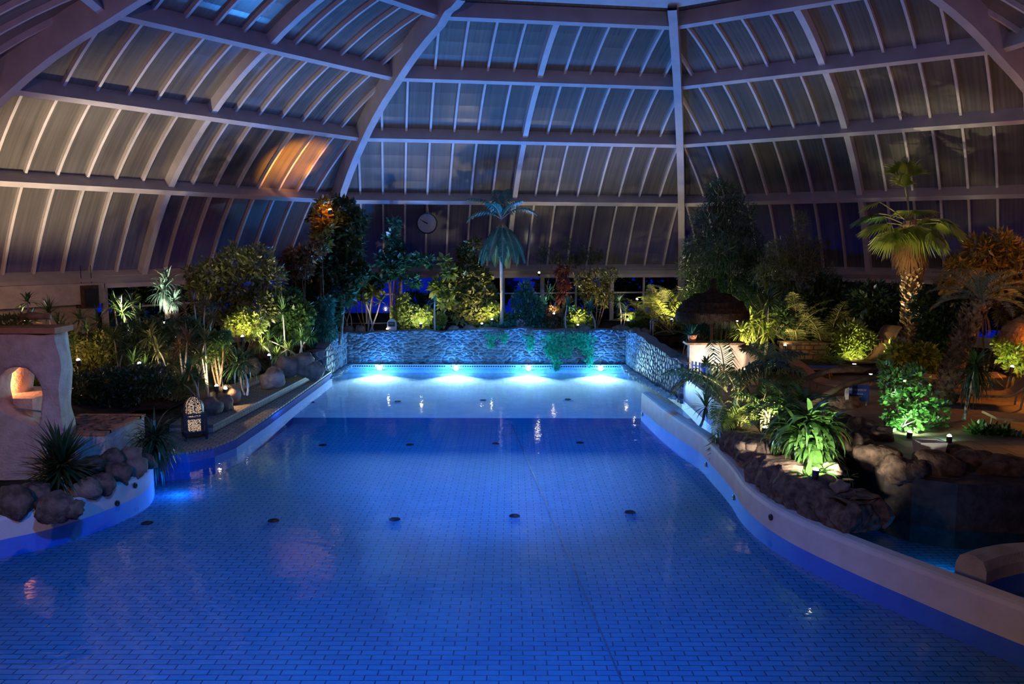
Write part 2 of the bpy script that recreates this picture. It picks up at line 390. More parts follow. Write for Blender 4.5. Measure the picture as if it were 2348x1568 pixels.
bed('floor_back_bed', [(-6.0, 30.75), (4.4, 30.75), (5.4, 30.7), (7.0, 31.4), (9.6, 38), (-8.6, 36.2), (-7.5, 31)], 1.16)
bed('floor_left_bed', [(-7.7, 18.3), (-7.9, 21.5), (-7.35, 25.5), (-6.4, 27.7), (-6.3, 31.5), (-8.2, 35.8), (-17.5, 23), (-17, 16.5), (-9.6, 16.5)], .78)
slab('floor_bar_terrace', [(4.95, 19.3), (4.95, 23.7), (4.5, 30.6), (9, 38), (20, 30), (20, 19.3)], -.8, .6, M['terrace'])
slab('floor_sun_terrace', [(6.55, 13.2), (7.05, 12.95), (10.5, 12.8), (20, 13), (20, 19.4), (6.3, 19.4), (6.3, 14)], -.8, .78, M['terrace'])
bed('floor_right_bed', [(6.2, 26.5), (6.4, 33), (9, 38), (20, 29.5), (20, 24.5), (9, 24.6)], .85)
mb = MB(); mb.grid(np.array([[(x, y, .55) for x in (-45, 60)] for y in (38.2, 47)])); mb.grid(np.array([[(x, y, .55) for x in (-45, -9.5)] for y in (10, 38.2)])); struct('ground_outside', mb, M['soil'])
# low painted wall beside the bar
mb = MB(); mb.box((5.0, 21.6, .05), (.12, 4.5, 1.3)); struct('wall_bar', mb, M['blue_wall'])
# black lined wall of the side channel
mb = MB(); pl = [(6.12, 19.4), (6.12, 14.1), (6.2, 13.5), (6.45, 13.05), (7.0, 12.72), (8, 12.6), (10.5, 12.55), (14, 12.7)]
G = [[(x, y, z) for x, y in pl] for z in (-.8, .72, .76)] + [[(x+.45, y+.4, .80) for x, y in pl]]; mb.grid(np.array(G)); struct('wall_channel', mb, M['darkrock'])
# ------------------------------------------------------------------ swept low pool walls
def sweep(name, pts, h, th, mt, side=1, round_=.07, base=-.7, relief=0):
    P = np.array(pts, float)[:, :2]
    # resample smooth
    d = np.r_[0, np.cumsum(np.linalg.norm(np.diff(P, axis=0), axis=1))]
    q = np.linspace(0, d[-1], max(len(P)*5, 24)); P2 = np.c_[np.interp(q, d, P[:, 0]), np.interp(q, d, P[:, 1])]
    for _ in range(3): P2[1:-1] = (P2[:-2] + 2*P2[1:-1] + P2[2:])/4
    T = np.gradient(P2, axis=0); T /= np.linalg.norm(T, axis=1)[:, None]; Nn = np.c_[T[:, 1], -T[:, 0]]*side
    hh = np.interp(q/d[-1], np.linspace(0, 1, len(np.atleast_1d(h))), np.atleast_1d(h)) if np.ndim(h) else np.full(len(q), h)
    r = round_; G = []
    for p, n, H_ in zip(P2, Nn, hh):
        row = []
        for o_, z in ((0, base), (0, .0), (0, H_-r), (r*.3, H_-r*.3), (r, H_), (th-r, H_), (th-r*.3, H_-r*.3), (th, H_-r), (th, base)):
            row.append((p[0]+n[0]*o_, p[1]+n[1]*o_, z))
        G.append(row)
    G = np.array(G)
    if relief: G[:, :, :2] += (vnoise(G, 2.2)*relief)[..., None]*np.r_[1, 1]
    mb = MB(); mb.grid(G); k = len(G[0]); mb.f.append(np.array([list(range(k))])); mb.f.append(np.array([list(range(k))[::-1]]) + (len(G)-1)*k)
    o = struct(name, mb, mt, smooth=False); o.data.materials.append(M['water_tint'])
    for p in o.data.polygons:
        if p.center.z < -.05: p.material_index = 1  # submerged faces carry the water's blue tint as wall colour
    return o, P2, Nn
DIV = [onz(u, v, 0) for u, v in ((1470, 940), (1515, 978), (1560, 1009), (1606, 1038), (1652, 1089), (1679, 1121), (1698, 1155), (1721, 1180), (1757, 1210), (1812, 1245), (1881, 1279), (1969, 1320), (2103, 1378), (2205, 1422), (2348, 1480))]
DIV += [DIV[-1] + (DIV[-1]-DIV[-2])*k for k in (1, 2)]
divo, DP, DN = sweep('wall_divider', DIV, [.5, .47, .42, .4, .4, .42, .45, .45], .3, M['white_plaster'], side=-1)
LFT = [onz(u, v, 0) for u, v in ((-260, 1295), (-120, 1268), (0, 1238), (102, 1217), (179, 1194), (255, 1166), (306, 1143), (337, 1125), (349, 1110))]
LFT += [LFT[-1] + np.array([-.25, .7, 0]), LFT[-1] + np.array([-1.2, 1.6, 0])]
lfo, LP, LN = sweep('wall_left_platform', LFT, .36, .5, M['white_plaster'], side=-1)
slab('floor_left_platform', [tuple(p[:2] + n*.3) for p, n in zip(LP[::6], LN[::6])] + [(-8.5, 16.7), (-14, 16.9), (-14, 9)], -.8, .3, M['soil'])
# whirlpool lip
WL = [onz(u, v, 0) for u, v in ((2352, 1352), (2305, 1335), (2272, 1310), (2264, 1285), (2275, 1268), (2310, 1258), (2352, 1250))]
WLP = [(7.5, 10.3), (7.0, 10.45), (6.75, 10.8), (6.9, 11.15), (7.4, 11.35), (8.2, 11.5), (10, 11.7)]
mb = MB(); cen = np.array([[8.9, 10.6], [8.2, 10.75], [7.4, 10.85], [6.95, 10.9]])
WLIP = [onz(2420, 1262, .3), onz(2348, 1266, .3), onz(2300, 1276, .3), onz(2264, 1290, .3)]
sweep('wall_whirlpool', WLIP, .34, .42, M['stucco'], side=1, round_=.17)
# ------------------------------------------------------------------ cobbled stone walls with real relief
def cobble_mat():
    m, nt, N, L, out = _new('cobbled_stone')
    b = N.new('ShaderNodeBsdfPrincipled'); L.new(b.outputs[0], out.inputs[0]); b.inputs['Roughness'].default_value = .75
    at = N.new('ShaderNodeAttribute'); at.attribute_name = 'mortar'; at2 = N.new('ShaderNodeAttribute'); at2.attribute_name = 'tone'
    r = N.new('ShaderNodeValToRGB'); r.color_ramp.elements[0].color = (.012, .012, .016, 1); r.color_ramp.elements[1].color = (.13, .13, .14, 1); L.new(at2.outputs['Fac'], r.inputs[0])
    mx = N.new('ShaderNodeMix'); mx.data_type = 'RGBA'; L.new(at.outputs['Fac'], mx.inputs[0]); L.new(r.outputs[0], mx.inputs[6]); mx.inputs[7].default_value = (.34, .34, .36, 1)
    L.new(mx.outputs[2], b.inputs['Base Color']); return m
M['cobble'] = cobble_mat()
def cobble(name, path, ztop, res=.028, cx=.26, cz=.15, seed=1, dep=.05, base=-.1):
    rg = np.random.default_rng(seed); P = np.array(path, float)
    d = np.r_[0, np.cumsum(np.linalg.norm(np.diff(P, axis=0), axis=1))]; Ln = d[-1]
    nu, nv = int(Ln/res)+1, int((max(np.atleast_1d(ztop))-base)/res)+1
    u = np.linspace(0, Ln, nu); X = np.interp(u, d, P[:, 0]); Y = np.interp(u, d, P[:, 1])
    zt = np.interp(u/Ln, np.linspace(0, 1, len(np.atleast_1d(ztop))), np.atleast_1d(ztop)) + .05*vnoise(np.c_[u, u*0, u*0], 1.7)
    T = np.c_[np.gradient(X), np.gradient(Y)]; T /= np.linalg.norm(T, axis=1)[:, None]; Nn = np.c_[T[:, 1], -T[:, 0]]
    V = np.linspace(0, 1, nv)[None, :]*(zt[:, None]-base) + base; U = np.repeat(u[:, None], nv, 1)
    # jittered cell seeds
    ci, cj = int(Ln/cx)+3, int(2.2/cz)+3
    sx = (np.arange(ci)[:, None]-1 + rg.random((ci, cj))*.8 + .5*(np.arange(cj)[None, :] % 2))*cx; sz = (np.arange(cj)[None, :]-1 + rg.random((ci, cj))*.75)*cz + base
    tone = rg.random((ci, cj))
    gi = np.floor(U/cx).astype(int)+1; gj = np.floor((V-base)/cz).astype(int)+1
    d1 = np.full(U.shape, 9.); d2 = d1.copy(); tn = np.zeros(U.shape)
    wv = U + .03*vnoise(np.stack([U, V, U*0], -1), 9); wz = V + .03*vnoise(np.stack([V, U, U*0+5], -1), 9)
    for a in (-2, -1, 0, 1):
        for b in (-2, -1, 0, 1, 2):
            ii = np.clip(gi+a, 0, ci-1); jj = np.clip(gj+b, 0, cj-1)
            dd = np.hypot((wv-sx[ii, jj])/cx, (wz-sz[ii, jj])/cz); nw = dd < d1
            d2 = np.where(nw, d1, np.minimum(d2, dd)); tn = np.where(nw, tone[ii, jj], tn); d1 = np.minimum(d1, dd)
    e = np.clip((d2-d1)/.45, 0, 1); hgt = dep*np.sqrt(np.clip(e*1.3, 0, 1)) + .012*vnoise(np.stack([U, V, U*0], -1), 6)
    G = np.stack([X[:, None] + Nn[:, 0][:, None]*hgt, Y[:, None] + Nn[:, 1][:, None]*hgt, V], -1)
    mb = MB(); mb.grid(G)
    top = np.stack([np.c_[X, Y, zt]+np.c_[Nn*(dep*.5), 0*X], np.c_[X-Nn[:, 0]*.35, Y-Nn[:, 1]*.35, zt+.02]], 1); mb.grid(top)
    o = struct(name, mb, M['cobble'], smooth=False)
    ex = len(top)*2
    for nm, A in (('mortar', np.clip(1-e*2.2, 0, 1)), ('tone', tn)):
        at = o.data.attributes.new(nm, 'FLOAT', 'POINT'); at.data.foreach_set('value', np.r_[A.ravel(), np.full(ex, .4)].astype(np.float32))
    return o
cobble('wall_back_stone', [(-6.12, 30.45), (4.25, 30.5)], [1.22, 1.24, 1.30, 1.36, 1.33, 1.32], seed=3, cx=.25, cz=.10, dep=.07)
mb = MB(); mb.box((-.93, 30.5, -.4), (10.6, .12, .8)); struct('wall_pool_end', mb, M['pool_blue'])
cobble('wall_right_stone', [(4.22, 30.55), (4.3, 29), (4.55, 26.5), (4.9, 23.75), (5.05, 23.6)], [1.32, 1.36, 1.3, 1.15, 1.1], seed=4, cx=.22, cz=.17)
cobble('wall_left_stone', [(-6.9, 27.35), (-6.45, 27.2), (-6.2, 27.45), (-6.15, 28.2), (-6.1, 30.5)], [.9, 1.1, 1.25, 1.25], seed=5, cx=.24, cz=.2)
# pale waterline ledge with its slotted overflow grate
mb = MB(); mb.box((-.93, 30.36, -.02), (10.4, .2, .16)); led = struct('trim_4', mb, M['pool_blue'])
mb = MB()
for i in range(120):
    x = -6.0 + i*.086
    if i % 30 not in (12, 13): mb.box((x, 30.255, .0), (.055, .012, .05))
mb.build('overflow_grate', M['black'], led)
# rough pebble edging along the base of the two side walls
def pebbles(name, path, n, r, z0, seed, mt):
    rg = np.random.default_rng(seed); P = np.array(path); d = np.r_[0, np.cumsum(np.linalg.norm(np.diff(P, axis=0), axis=1))]
    mb = MB(); th = np.arange(6)*PI/3
    for i in range(n):
        s = rg.random()*d[-1]; x = np.interp(s, d, P[:, 0]) + rg.normal()*.06; y = np.interp(s, d, P[:, 1]) + rg.normal()*.05; rr = r*(.5+rg.random())
        prof = [(.02, -1), (.8, -.5), (1, 0), (.7, .6), (.02, .85)]; a0 = rg.random()*6
        G = np.array([[[x+rr*q*math.cos(t+a0), y+rr*q*math.sin(t+a0)*.8, z0+rg.random()*.002+rr*h*.7] for t in th] for q, h in prof]); mb.grid(G, True)
    o = mb.build(name, mt, None, True); return tag(o, None, None, None, 'stuff')
M['pebble'] = mat('pale_pebbles', (.34, .34, .33), (.55, .54, .52), 9, .6)
o = pebbles('pebbles', [(4.05, 30.2), (4.15, 28.5), (4.4, 26), (4.72, 23.9)], 420, .055, .03, 8, M['pebble']); tag(o, 'pale pebble edging at the foot of the stone wall by the bar', 'pebbles')
o = pebbles('pebbles', [(-5.95, 30.2), (-6.0, 28.5), (-6.1, 27.3)], 200, .055, .03, 9, M['pebble']); tag(o, 'pale pebble edging at the foot of the stone wall by the steps', 'pebbles')
# ------------------------------------------------------------------ lower window walls
AW = 18.86; ZE = 3.35
def wallbox(mb, n, t, s0, s1, z0, z1, a=AW, th=.1):
    c = AX + n*a + t*(s0+s1)/2 + np.array([0, 0, (z0+z1)/2]); mb.box(c, (s1-s0, th, z1-z0), ax=np.array([t, n, [0, 0, 1]]))
hw = AW*T8
for fk in (-1, 0, 1):
    n, t = facet(fk); s0 = -hw
    if fk == -1:
        # solid wall left of the glazing: find s at image column 235
        d = ray(232, 680); s0 = None
        A_ = np.array([[d[0], -t[0]], [d[1], -t[1]]]); sol = np.linalg.solve(A_, (AX+n*AW)[:2]); s0 = sol[1]
        mb = MB(); wallbox(mb, n, t, -hw, s0, .6, 2.55, a=AW+.45); wallbox(mb, n, t, -hw, s0-.12, 2.55, 3.2, a=AW, th=.9); wallbox(mb, n, t, -hw, s0, .6, 1.25, a=AW-.1, th=.7)
        struct('wall_left', mb, M['stucco'])
    wn += 1
    mb = MB(); wallbox(mb, n, t, s0, hw, .7, 3.3, th=.012); o = struct('window_%d' % wn, mb, M['glass'])
    mb = MB(); wallbox(mb, n, t, s0, hw, 3.02, 3.42, a=AW-.12, th=.3); mb.build('head_rail', M['bar'], o)
    mb = MB(); wallbox(mb, n, t, s0, hw, 2.32, 2.38, th=.07); mb.build('transom', M['bar'], o)
    mb = MB(); wallbox(mb, n, t, s0, hw, .7, 1.15, th=.16); mb.build('sill', M['bar'], o)
    if fk == 0:
        ps = []
        for u in (918, 1155, 1080, 1243, 1320, 1402, 1475, 840):
            d = ray(u, 680); A_ = np.array([[d[0], -t[0]], [d[1], -t[1]]]); ps.append((np.linalg.solve(A_, (AX+n*AW)[:2])[1], u in (918, 1243, 1402, 1080)))
    else: ps = [(s0+.1, True)] + [(s0 + q*2.6, True) for q in range(1, int((hw-s0)/2.6)+1)]
    for s, big in ps:
        w_ = .17 if big else .07; mb = MB(); wallbox(mb, n, t, s-w_/2, s+w_/2, .7, 3.1, th=.14); mb.build('post', M['bar'], o)
# ------------------------------------------------------------------ rocks
def rock_mb(rx, ry, rz, seed, n=18, rough=.28):
    th = np.linspace(0, 2*PI, n, endpoint=False); ph = np.linspace(.02, PI-.02, n//2+2)
    D = np.stack([np.sin(ph)[:, None]*np.cos(th), np.sin(ph)[:, None]*np.sin(th), np.cos(ph)[:, None]+0*th], -1)
    k = 1 + rough*vnoise(D*1.3+seed*3.1, 1.4) + rough*.45*vnoise(D*3+seed, 1.5) + rough*.2*vnoise(D*8+seed, 1.5)
    D = np.sign(D)*np.abs(D)**.85
    mb = MB(); mb.grid(D*k[..., None]*np.array([rx, ry, rz]), True); return mb
def rock(loc, r, label, seed, m='rock', name='boulder', group=None, rz=0, n=18):
    o = rock_mb(r[0], r[1], r[2], seed, n).build(name, M[m], None, True, loc, rz)
    return tag(o, label, 'rock', group)
# island of rugged artificial rock standing on the divider wall
i0 = int(np.argmin(np.hypot(*(DP + DN*.16 - onz(1652, 1022, .42)[:2]).T))); i1 = int(np.argmin(np.hypot(*(DP + DN*.16 - onz(1905, 1222, .42)[:2]).T)))
path = DP[i0:i1+1] + DN[i0:i1+1]*.16
u_ = np.linspace(0, 1, 150); q_ = np.linspace(0, 1, len(path)); IP = np.c_[np.interp(u_, q_, path[:, 0]), np.interp(u_, q_, path[:, 1])]
T_ = np.gradient(IP, axis=0); T_ /= np.linalg.norm(T_, axis=1)[:, None]; IN = np.c_[-T_[:, 1], T_[:, 0]]
if np.dot(IN[5], DN[i0+2]) < 0: IN = -IN
tail = [IP[-1] + T_[-1]*.05 + IN[-1]*k for k in np.linspace(.05, .75, 30)] + [IP[-1] - T_[-1]*k + IN[-1]*.8 for k in np.linspace(.1, 1.2, 24)]
IPf = np.r_[IP, np.array(tail)]; T_ = np.gradient(IPf, axis=0); T_ /= np.linalg.norm(T_, axis=1)[:, None]; INf = np.c_[-T_[:, 1], T_[:, 0]]
if np.dot(INf[5], IN[5]) < 0: INf = -INf
nI = len(IPf); topz = .90 + .08*vnoise(np.c_[np.arange(nI)*.09, np.zeros(nI), np.zeros(nI)], 1) ; topz[:12] = np.linspace(.75, topz[12], 12); topz[140:] -= .06
G = []
for k in np.linspace(0, 1, 34):
    z = .40 + (topz-.40)*min(k/.72, 1); inn_ = (0 if k < .72 else (k-.72)/.28*.42) + .10*min(k/.72, 1)**2; bulge = -.05*math.sin(PI*min(k/.72, 1))
    G.append(np.c_[IPf + INf*(inn_+bulge), z])
G = np.array(G); s_ = np.arange(nI)*.045
rel = .16*vnoise(np.stack(np.broadcast_arrays(s_[None, :]*1.6, G[..., 2]*.9, G[..., 2]*0), -1), 1.6) + .07*vnoise(G, 5.5) + .035*vnoise(G, 13)
G[..., :2] += INf[None]*(-np.abs(rel)*1.0)[..., None] + INf[None]*.06; G[..., 2] += .05*vnoise(G, 6)*np.linspace(.4, 1, 34)[:, None]
mb = MB(); mb.grid(G); struct('wall_island_rock', mb, M['rock'], smooth=False)
mb = MB(); pl = [tuple(onz(u, v, .6)[:2]) for u, v in ((1655, 985), (1690, 1010), (1760, 1065), (1830, 1105), (1905, 1150), (1950, 1150), (1935, 1080), (1880, 1010), (1800, 960), (1700, 940))]
bed('floor_island_bed', pl, .80, .05, res=.25, base=-.6)
for i, (u, v, r, lb) in enumerate([(1905, 1072, 22, 'pale tan rock lit by the lamp at the island corner'), (1925, 1112, 20, 'flat yellowish rock at the near end of the island bed'), (1700, 1018, 14, 'small round stone beside the thin palm stems'), (1722, 1020, 13, 'second small stone beside the thin palm stems'), (1770, 1012, 14, 'small dark stone by the low island lamp')]):
    b = onz(u, v, .95); s = np.linalg.norm(b[:2])/FPX*r; rock((b[0], b[1], .92), (s, s, s*.7), lb, 31+i, 'rock2', 'stone')
# rocks along the terrace edge over the black channel wall
for i, (u, v, r, lb) in enumerate([(2020, 1045, 46, 'brown edge rock left of the white branched shrub'), (2085, 1075, 44, 'mossy brown rock below the white branched shrub'), (2165, 1068, 50, 'broad brown edge rock under the glowing blue green leaves'), (2250, 1062, 44, 'rounded brown edge rock right of the blue green glow'), (2315, 1075, 44, 'brown edge rock at the frame side of the channel wall'), (1965, 1015, 40, 'dark rock at the corner of the channel wall'), (2205, 1035, 26, 'pale pointed rock leaning behind the edge rocks'), (1935, 970, 40, 'dark rock on the channel bank behind the broad leaved dracaena'), (1985, 985, 42, 'big dark rock on the channel bank left of the fig shrub'), (1945, 925, 30, 'dark rock under the blue signboard'), (2020, 1000, 34, 'dark rock touching the foot of the fig shrub')]):
    b = onz(u, v+r*.5, .74); s = np.linalg.norm(b[:2])/FPX*r; rock((b[0], b[1]+.2, .72+s*.35), (s*1.05, s*.8, s*.62), lb, 51+i, 'rock', n=22)
# left platform rocks
for i, (u, v, r, z, lb) in enumerate([(15, 1150, 50, .36, 'brown rock at the frame edge of the white platform'), (70, 1128, 42, .4, 'dark round rock in front of the stucco grotto'), (112, 1160, 45, .36, 'round brown rock under the spiky yucca'), (188, 1120, 34, .36, 'tall tan rock right of the spiky yucca'), (225, 1108, 34, .36, 'brown rock below the walled bark planter'),
        (262, 1082, 38, .36, 'reddish rock stacked under the planter corner'), (298, 1070, 36, .36, 'tan rock near the drooping yucca'), (325, 1058, 28, .36, 'end rock of the white platform wall'), (250, 1050, 30, .6, 'upper brown rock just under the planter ledge'), (290, 1040, 28, .6, 'upper tan rock just under the planter corner'), (155, 1165, 30, .36, 'small flat rock on the white platform rim'), (205, 1065, 32, .5, 'brown rock between the planter and the spiky yucca')]):
    b = onz(u, v+r*.6, z); s = np.linalg.norm(b[:2])/FPX*r*.8; rock((b[0], b[1]+.15, z+s*.4), (s, s*.8, s*.8), lb, 71+i, 'rock2' if 'tan' in lb else 'rock', n=22)
# rocks beside the steps and stone wall corner
for i, (u, v, r, z, lb) in enumerate([(625, 868, 26, .62, 'rounded boulder at the end of the upper step'), (655, 840, 26, .75, 'upright bluish boulder behind the upper step'), (690, 832, 26, .8, 'boulder leaning against the stone wall corner'), (716, 850, 22, .6, 'squat boulder next to the corner of the stone wall'),
        (505, 928, 24, .45, 'upright grey rock behind the lantern'), (478, 935, 26, .45, 'brown rock close behind the lantern'), (525, 905, 22, .55, 'pale upright rock beside the lit green tuft'), (575, 842, 18, .9, 'flat rock behind the little white table'), (600, 800, 22, 1.0, 'smooth boulder beside the upper garden lamp'), (440, 905, 24, .6, 'dark rock behind the lantern dome')]):
    b = onz(u, v+r*.5, z); s = np.linalg.norm(b[:2])/FPX*r; rock((b[0], b[1]+.1, z+s*.4), (s, s*.9, s*.95), lb, 91+i, 'rock2')
for i, (u, v, r, lb) in enumerate([(825, 756, 13, 'round stone on the wall top below the branching pale tree'), (800, 762, 12, 'reddish stone at the left end of the wall top'), (1075, 752, 14, 'brown stone behind the middle of the back wall'), (1040, 748, 12, 'tan stone on the wall top beside the white stem'), (1340, 760, 16, 'flat stone at the foot of the curved trunk'), (1425, 758, 18, 'reddish boulder on the wall top near the handrail'), (1460, 768, 16, 'bluish boulder at the wall corner near the handrail'), (1480, 776, 13, 'small bluish boulder on the side wall')]):
    b = aty(u, v, 30.75 if u < 1450 else 29.8); s = b[1]/FPX*r; rock((b[0], b[1]+.1, 1.28), (s, s, s*.8), lb, 111+i, 'rock2')
# ------------------------------------------------------------------ pool lamps, floor jets, wall fittings
M['lens'] = emat('lit_lamp_lens', (.75, .88, 1), 60)
for i, (u, lb) in enumerate(zip((870, 1046, 1212, 1377), ('pool lamp below the stone wall, first from the steps', 'pool lamp below the wall under the white stem plant', 'pool lamp below the wall just left of the ivy', 'pool lamp below the wall, nearest the handrail'))):
    x = aty(u, 852, 30.2)[0]; t = thing('pool_lamp', lb, 'lamp', (x, 30.22, -.05), 0, 'underwater lamps along the back wall')
    th = np.arange(16)*PI/8; ring = lambda r, y: np.array([[r*math.cos(a), y, r*math.sin(a)] for a in th])
    mb = MB(); mb.grid(np.array([ring(.12, 0), ring(.12, -.05), ring(.09, -.05), ring(.09, -.03)]), True); mb.build('rim', M['metal'], t)
    mb = MB(); mb.grid(np.array([ring(.09, -.035), ring(.002, -.055)]), True); mb.build('lens', M['lens'], t)
jets = [(740, 1022, 'floor jet near the step side of the pool'), (940, 1021, 'second floor jet of the middle row'), (1137, 1018, 'floor jet left of the dark pool seam'), (1330, 1016, 'floor jet of the middle row nearest the divider'),
        (337, 1193, 'large floor jet by the white platform'), (627, 1187, 'floor jet in the violet reflection'), (905, 1184, 'near row floor jet at mid pool'), (1180, 1176, 'near row floor jet left of the seam'), (1445, 1167, 'near row floor jet close to the divider'), (714, 927, 'far floor jet by the steps'), (1108, 922, 'far floor jet at mid pool'), (1302, 920, 'far floor jet near the divider end'), (912, 925, 'far floor jet left of mid pool')]
for u, v, lb in jets:
    z = -.26 if v > 1100 else (-.42 if v > 980 else -.34); p = onz(u, v, z); z = floorz(p[1]) if p[1] < 22.4 else -.28
    t = thing('floor_jet', lb, 'pool jet', (p[0], p[1], z), 0, 'floor jets in the pool')
    MB().lathe([(.001, .012), (.07, .015), (.075, .012)], 14).build('grille', M['mattblack'], t)
    MB().lathe([(.075, .016), (.095, .014), (.1, .001)], 14).build('flange', M['mattblack'], t)
for u, v, lb, z in ((1618, 1066, 'dark inlet on the far curve of the divider wall', -.1), (1678, 1140, 'dark inlet on the inner bend of the divider wall', -.08), (1770, 1188, 'small round drain plug on the divider face below the rocks', .22), (304, 1112, 'round overflow hole in the white platform face', .22), (272, 1156, 'small dark fitting low on the white platform face', .05), (1478, 950, 'dark inlet at the end of the divider wall', -.08)):
    p = onz(u, v, z); arr = LP if u < 400 else DP; nn = LN if u < 400 else DN
    i = int(np.argmin(np.hypot(arr[:, 0]-p[0], arr[:, 1]-p[1]))); q = arr[i]; n = -nn[i]; tt = np.array([-n[1], n[0]])
    th = np.arange(12)*PI/6; R2 = lambda r, d: np.array([[q[0]+tt[0]*r*math.cos(a)+n[0]*d, q[1]+tt[1]*r*math.cos(a)+n[1]*d, z+r*math.sin(a)] for a in th])
    mb = MB(); mb.grid(np.array([R2(.05, 0), R2(.05, .03), R2(.03, .035), R2(.001, .02)]), True)
    tag(mb.build('wall_inlet', M['black']), lb, 'pool inlet')
# ------------------------------------------------------------------ poolside clock
nC, tC = facet(0)
c = aty(979, 512, 33.2); t = thing('clock', 'large round white faced clock hanging before the end glazing', 'clock', (c[0], c[1], c[2]), math.atan2(tC[1], tC[0]))
th = np.arange(40)*PI/20; R_ = 23.5*33.4/FPX
rg_ = lambda r, y: np.array([[r*math.cos(a), y, r*math.sin(a)] for a in th])
M['clockface'] = mat('clock_face_white', (.26, .25, .28), None, rough=.4)
mb = MB(); mb.grid(np.array([rg_(R_*.9, .0), rg_(.001, -.005)]), True); mb.build('dial', M['clockface'], t)
mb = MB(); mb.grid(np.array([rg_(R_*.89, -.02), rg_(R_*.97, -.045), rg_(R_, -.03), rg_(R_, .09), rg_(R_*.9, .1), rg_(.001, .1)]), True); mb.build('rim', M['black'], t)
def hand(deg, L, w, nm):
    a = math.radians(90-deg); d = np.array([math.cos(a), 0, math.sin(a)]); s = np.array([-d[2], 0, d[0]])
    mb = MB(); P = [(-.12*L, w), (L*.5, w*1.1), (L, w*.4)]
    mb.grid(np.array([[d*l + s*q*sg + np.array([0, y, 0]) for sg, y in ((-1, -.018), (-1, -.03), (1, -.03), (1, -.018))] for l, q in P]), True); mb.build(nm, M['black'], t)
hand(299, R_*.78, .016, 'minute_hand'); hand(296, R_*.5, .022, 'hour_hand')
def text(s, size, loc, rot, mt, parent, nm, ext=.003, align='CENTER'):
    cu = bpy.data.curves.new(nm, 'FONT'); cu.body = s; cu.size = size; cu.extrude = ext; cu.align_x = align; cu.align_y = 'CENTER'
    o = bpy.data.objects.new(nm, cu); COL.objects.link(o); dg = bpy.context.evaluated_depsgraph_get(); me = bpy.data.meshes.new_from_object(o.evaluated_get(dg)); bpy.data.objects.remove(o); me.materials.clear(); me.materials.append(mt)
    o = bpy.data.objects.new(nm, me); COL.objects.link(o); o.location = loc; o.rotation_euler = rot
    if parent is not None: o.parent = parent
    return o
M['numeral'] = mat('grey_numerals', (.12, .12, .16))
for h_ in range(1, 13):
    a = math.radians(90-30*h_); text(str(h_), .085, (R_*.72*math.cos(a), -.012, R_*.72*math.sin(a)), (PI/2, 0, 0), M['numeral'], t, 'numeral')
MB().tube([(.06, .02, R_*.95), (.03, .02, R_+.45)], .008, 5).build('hanging_wire', M['metal'], t)
# ------------------------------------------------------------------ lantern (filigree iron with a dome)
lp = onz(447, 1004, .22); LX = thing('lantern', 'tall pierced iron lantern with a glowing dome on the pool deck', 'lantern', (lp[0], lp[1], .22), math.radians(28))
M['glow'] = emat('lantern_glow', (1, .70, .46), .95)
def filigree():
    m, nt, N, L, out = _new('pierced_lantern_sheet')
    tc = N.new('ShaderNodeTexCoord'); v = N.new('ShaderNodeTexVoronoi'); v.feature = 'DISTANCE_TO_EDGE'; v.inputs['Scale'].default_value = 40; L.new(tc.outputs['Object'], v.inputs['Vector'])
    g = N.new('ShaderNodeMath'); g.operation = 'GREATER_THAN'; g.inputs[1].default_value = .16; L.new(v.outputs['Distance'], g.inputs[0])
    b = N.new('ShaderNodeBsdfPrincipled'); b.inputs['Base Color'].default_value = (.02, .02, .022, 1); b.inputs['Roughness'].default_value = .45
    e = N.new('ShaderNodeBsdfTransparent'); mx = N.new('ShaderNodeMixShader'); L.new(g.outputs[0], mx.inputs[0]); L.new(b.outputs[0], mx.inputs[1]); L.new(e.outputs[0], mx.inputs[2]); L.new(mx.outputs[0], out.inputs[0])
    return m
M['filigree'] = filigree()
W = .215
mb = MB(); mb.box((0, 0, .15), (2*W, 2*W, .06)); mb.box((0, 0, .48), (2*W+.03, 2*W+.03, .03)); mb.box((0, 0, .56), (2*W+.05, 2*W+.05, .03)); mb.build('frame', M['black'], LX)
for sx in (-1, 1):
    for sy in (-1, 1):
        mb = MB(); mb.grid(np.array([[(sx*(W-.0)+a*.035*k, sy*W+b*.035*k, z) for a, b in ((-1, -1), (1, -1), (1, 1), (-1, 1))] for z, k in ((0, .6), (.15, 1), (.6, .5), (.62, .5))]), True); mb.build('leg', M['black'], LX)
for k in range(4):
    a = k*PI/2; c_, s_ = math.cos(a), math.sin(a); rot = lambda x, y, z: (x*c_-y*s_, x*s_+y*c_, z)
    mb = MB(); mb.quads([[rot(W, -W, .18), rot(W, W, .18), rot(W, W, .47), rot(W, -W, .47)]]); mb.quads([[rot(W, -W, .495), rot(W, W, .495), rot(W, W, .55), rot(W, -W, .55)]]); mb.build('pierced_panel', M['filigree'], LX)
    mb = MB(); mb.quads([[rot(W*.55, -W*.55, .17), rot(W*.55, W*.55, .17), rot(W*.55, W*.55, .54), rot(W*.55, -W*.55, .54)]]); mb.build('paper_lining', M['glow'], LX)
prof = [(.205, .575), (.205, .66), (.195, .74), (.165, .82), (.115, .885), (.05, .92), (.012, .935)]
MB().lathe(prof, 28).build('dome', M['filigree'], LX, True)
MB().lathe([(r*.82, z) for r, z in prof], 20).build('dome_lining', M['glow'], LX, True)
for k in range(8):
    a = k*PI/4; MB().tube([(r*1.02*math.cos(a), r*1.02*math.sin(a), z) for r, z in prof], .008, 5).build('dome_rib', M['black'], LX)
MB().lathe([(.012, .93), (.03, .95), (.012, .975), (.004, 1.0)], 10).build('finial', M['black'], LX)
lens0 = emat('small_white_lens', (1, .95, .9), 20)
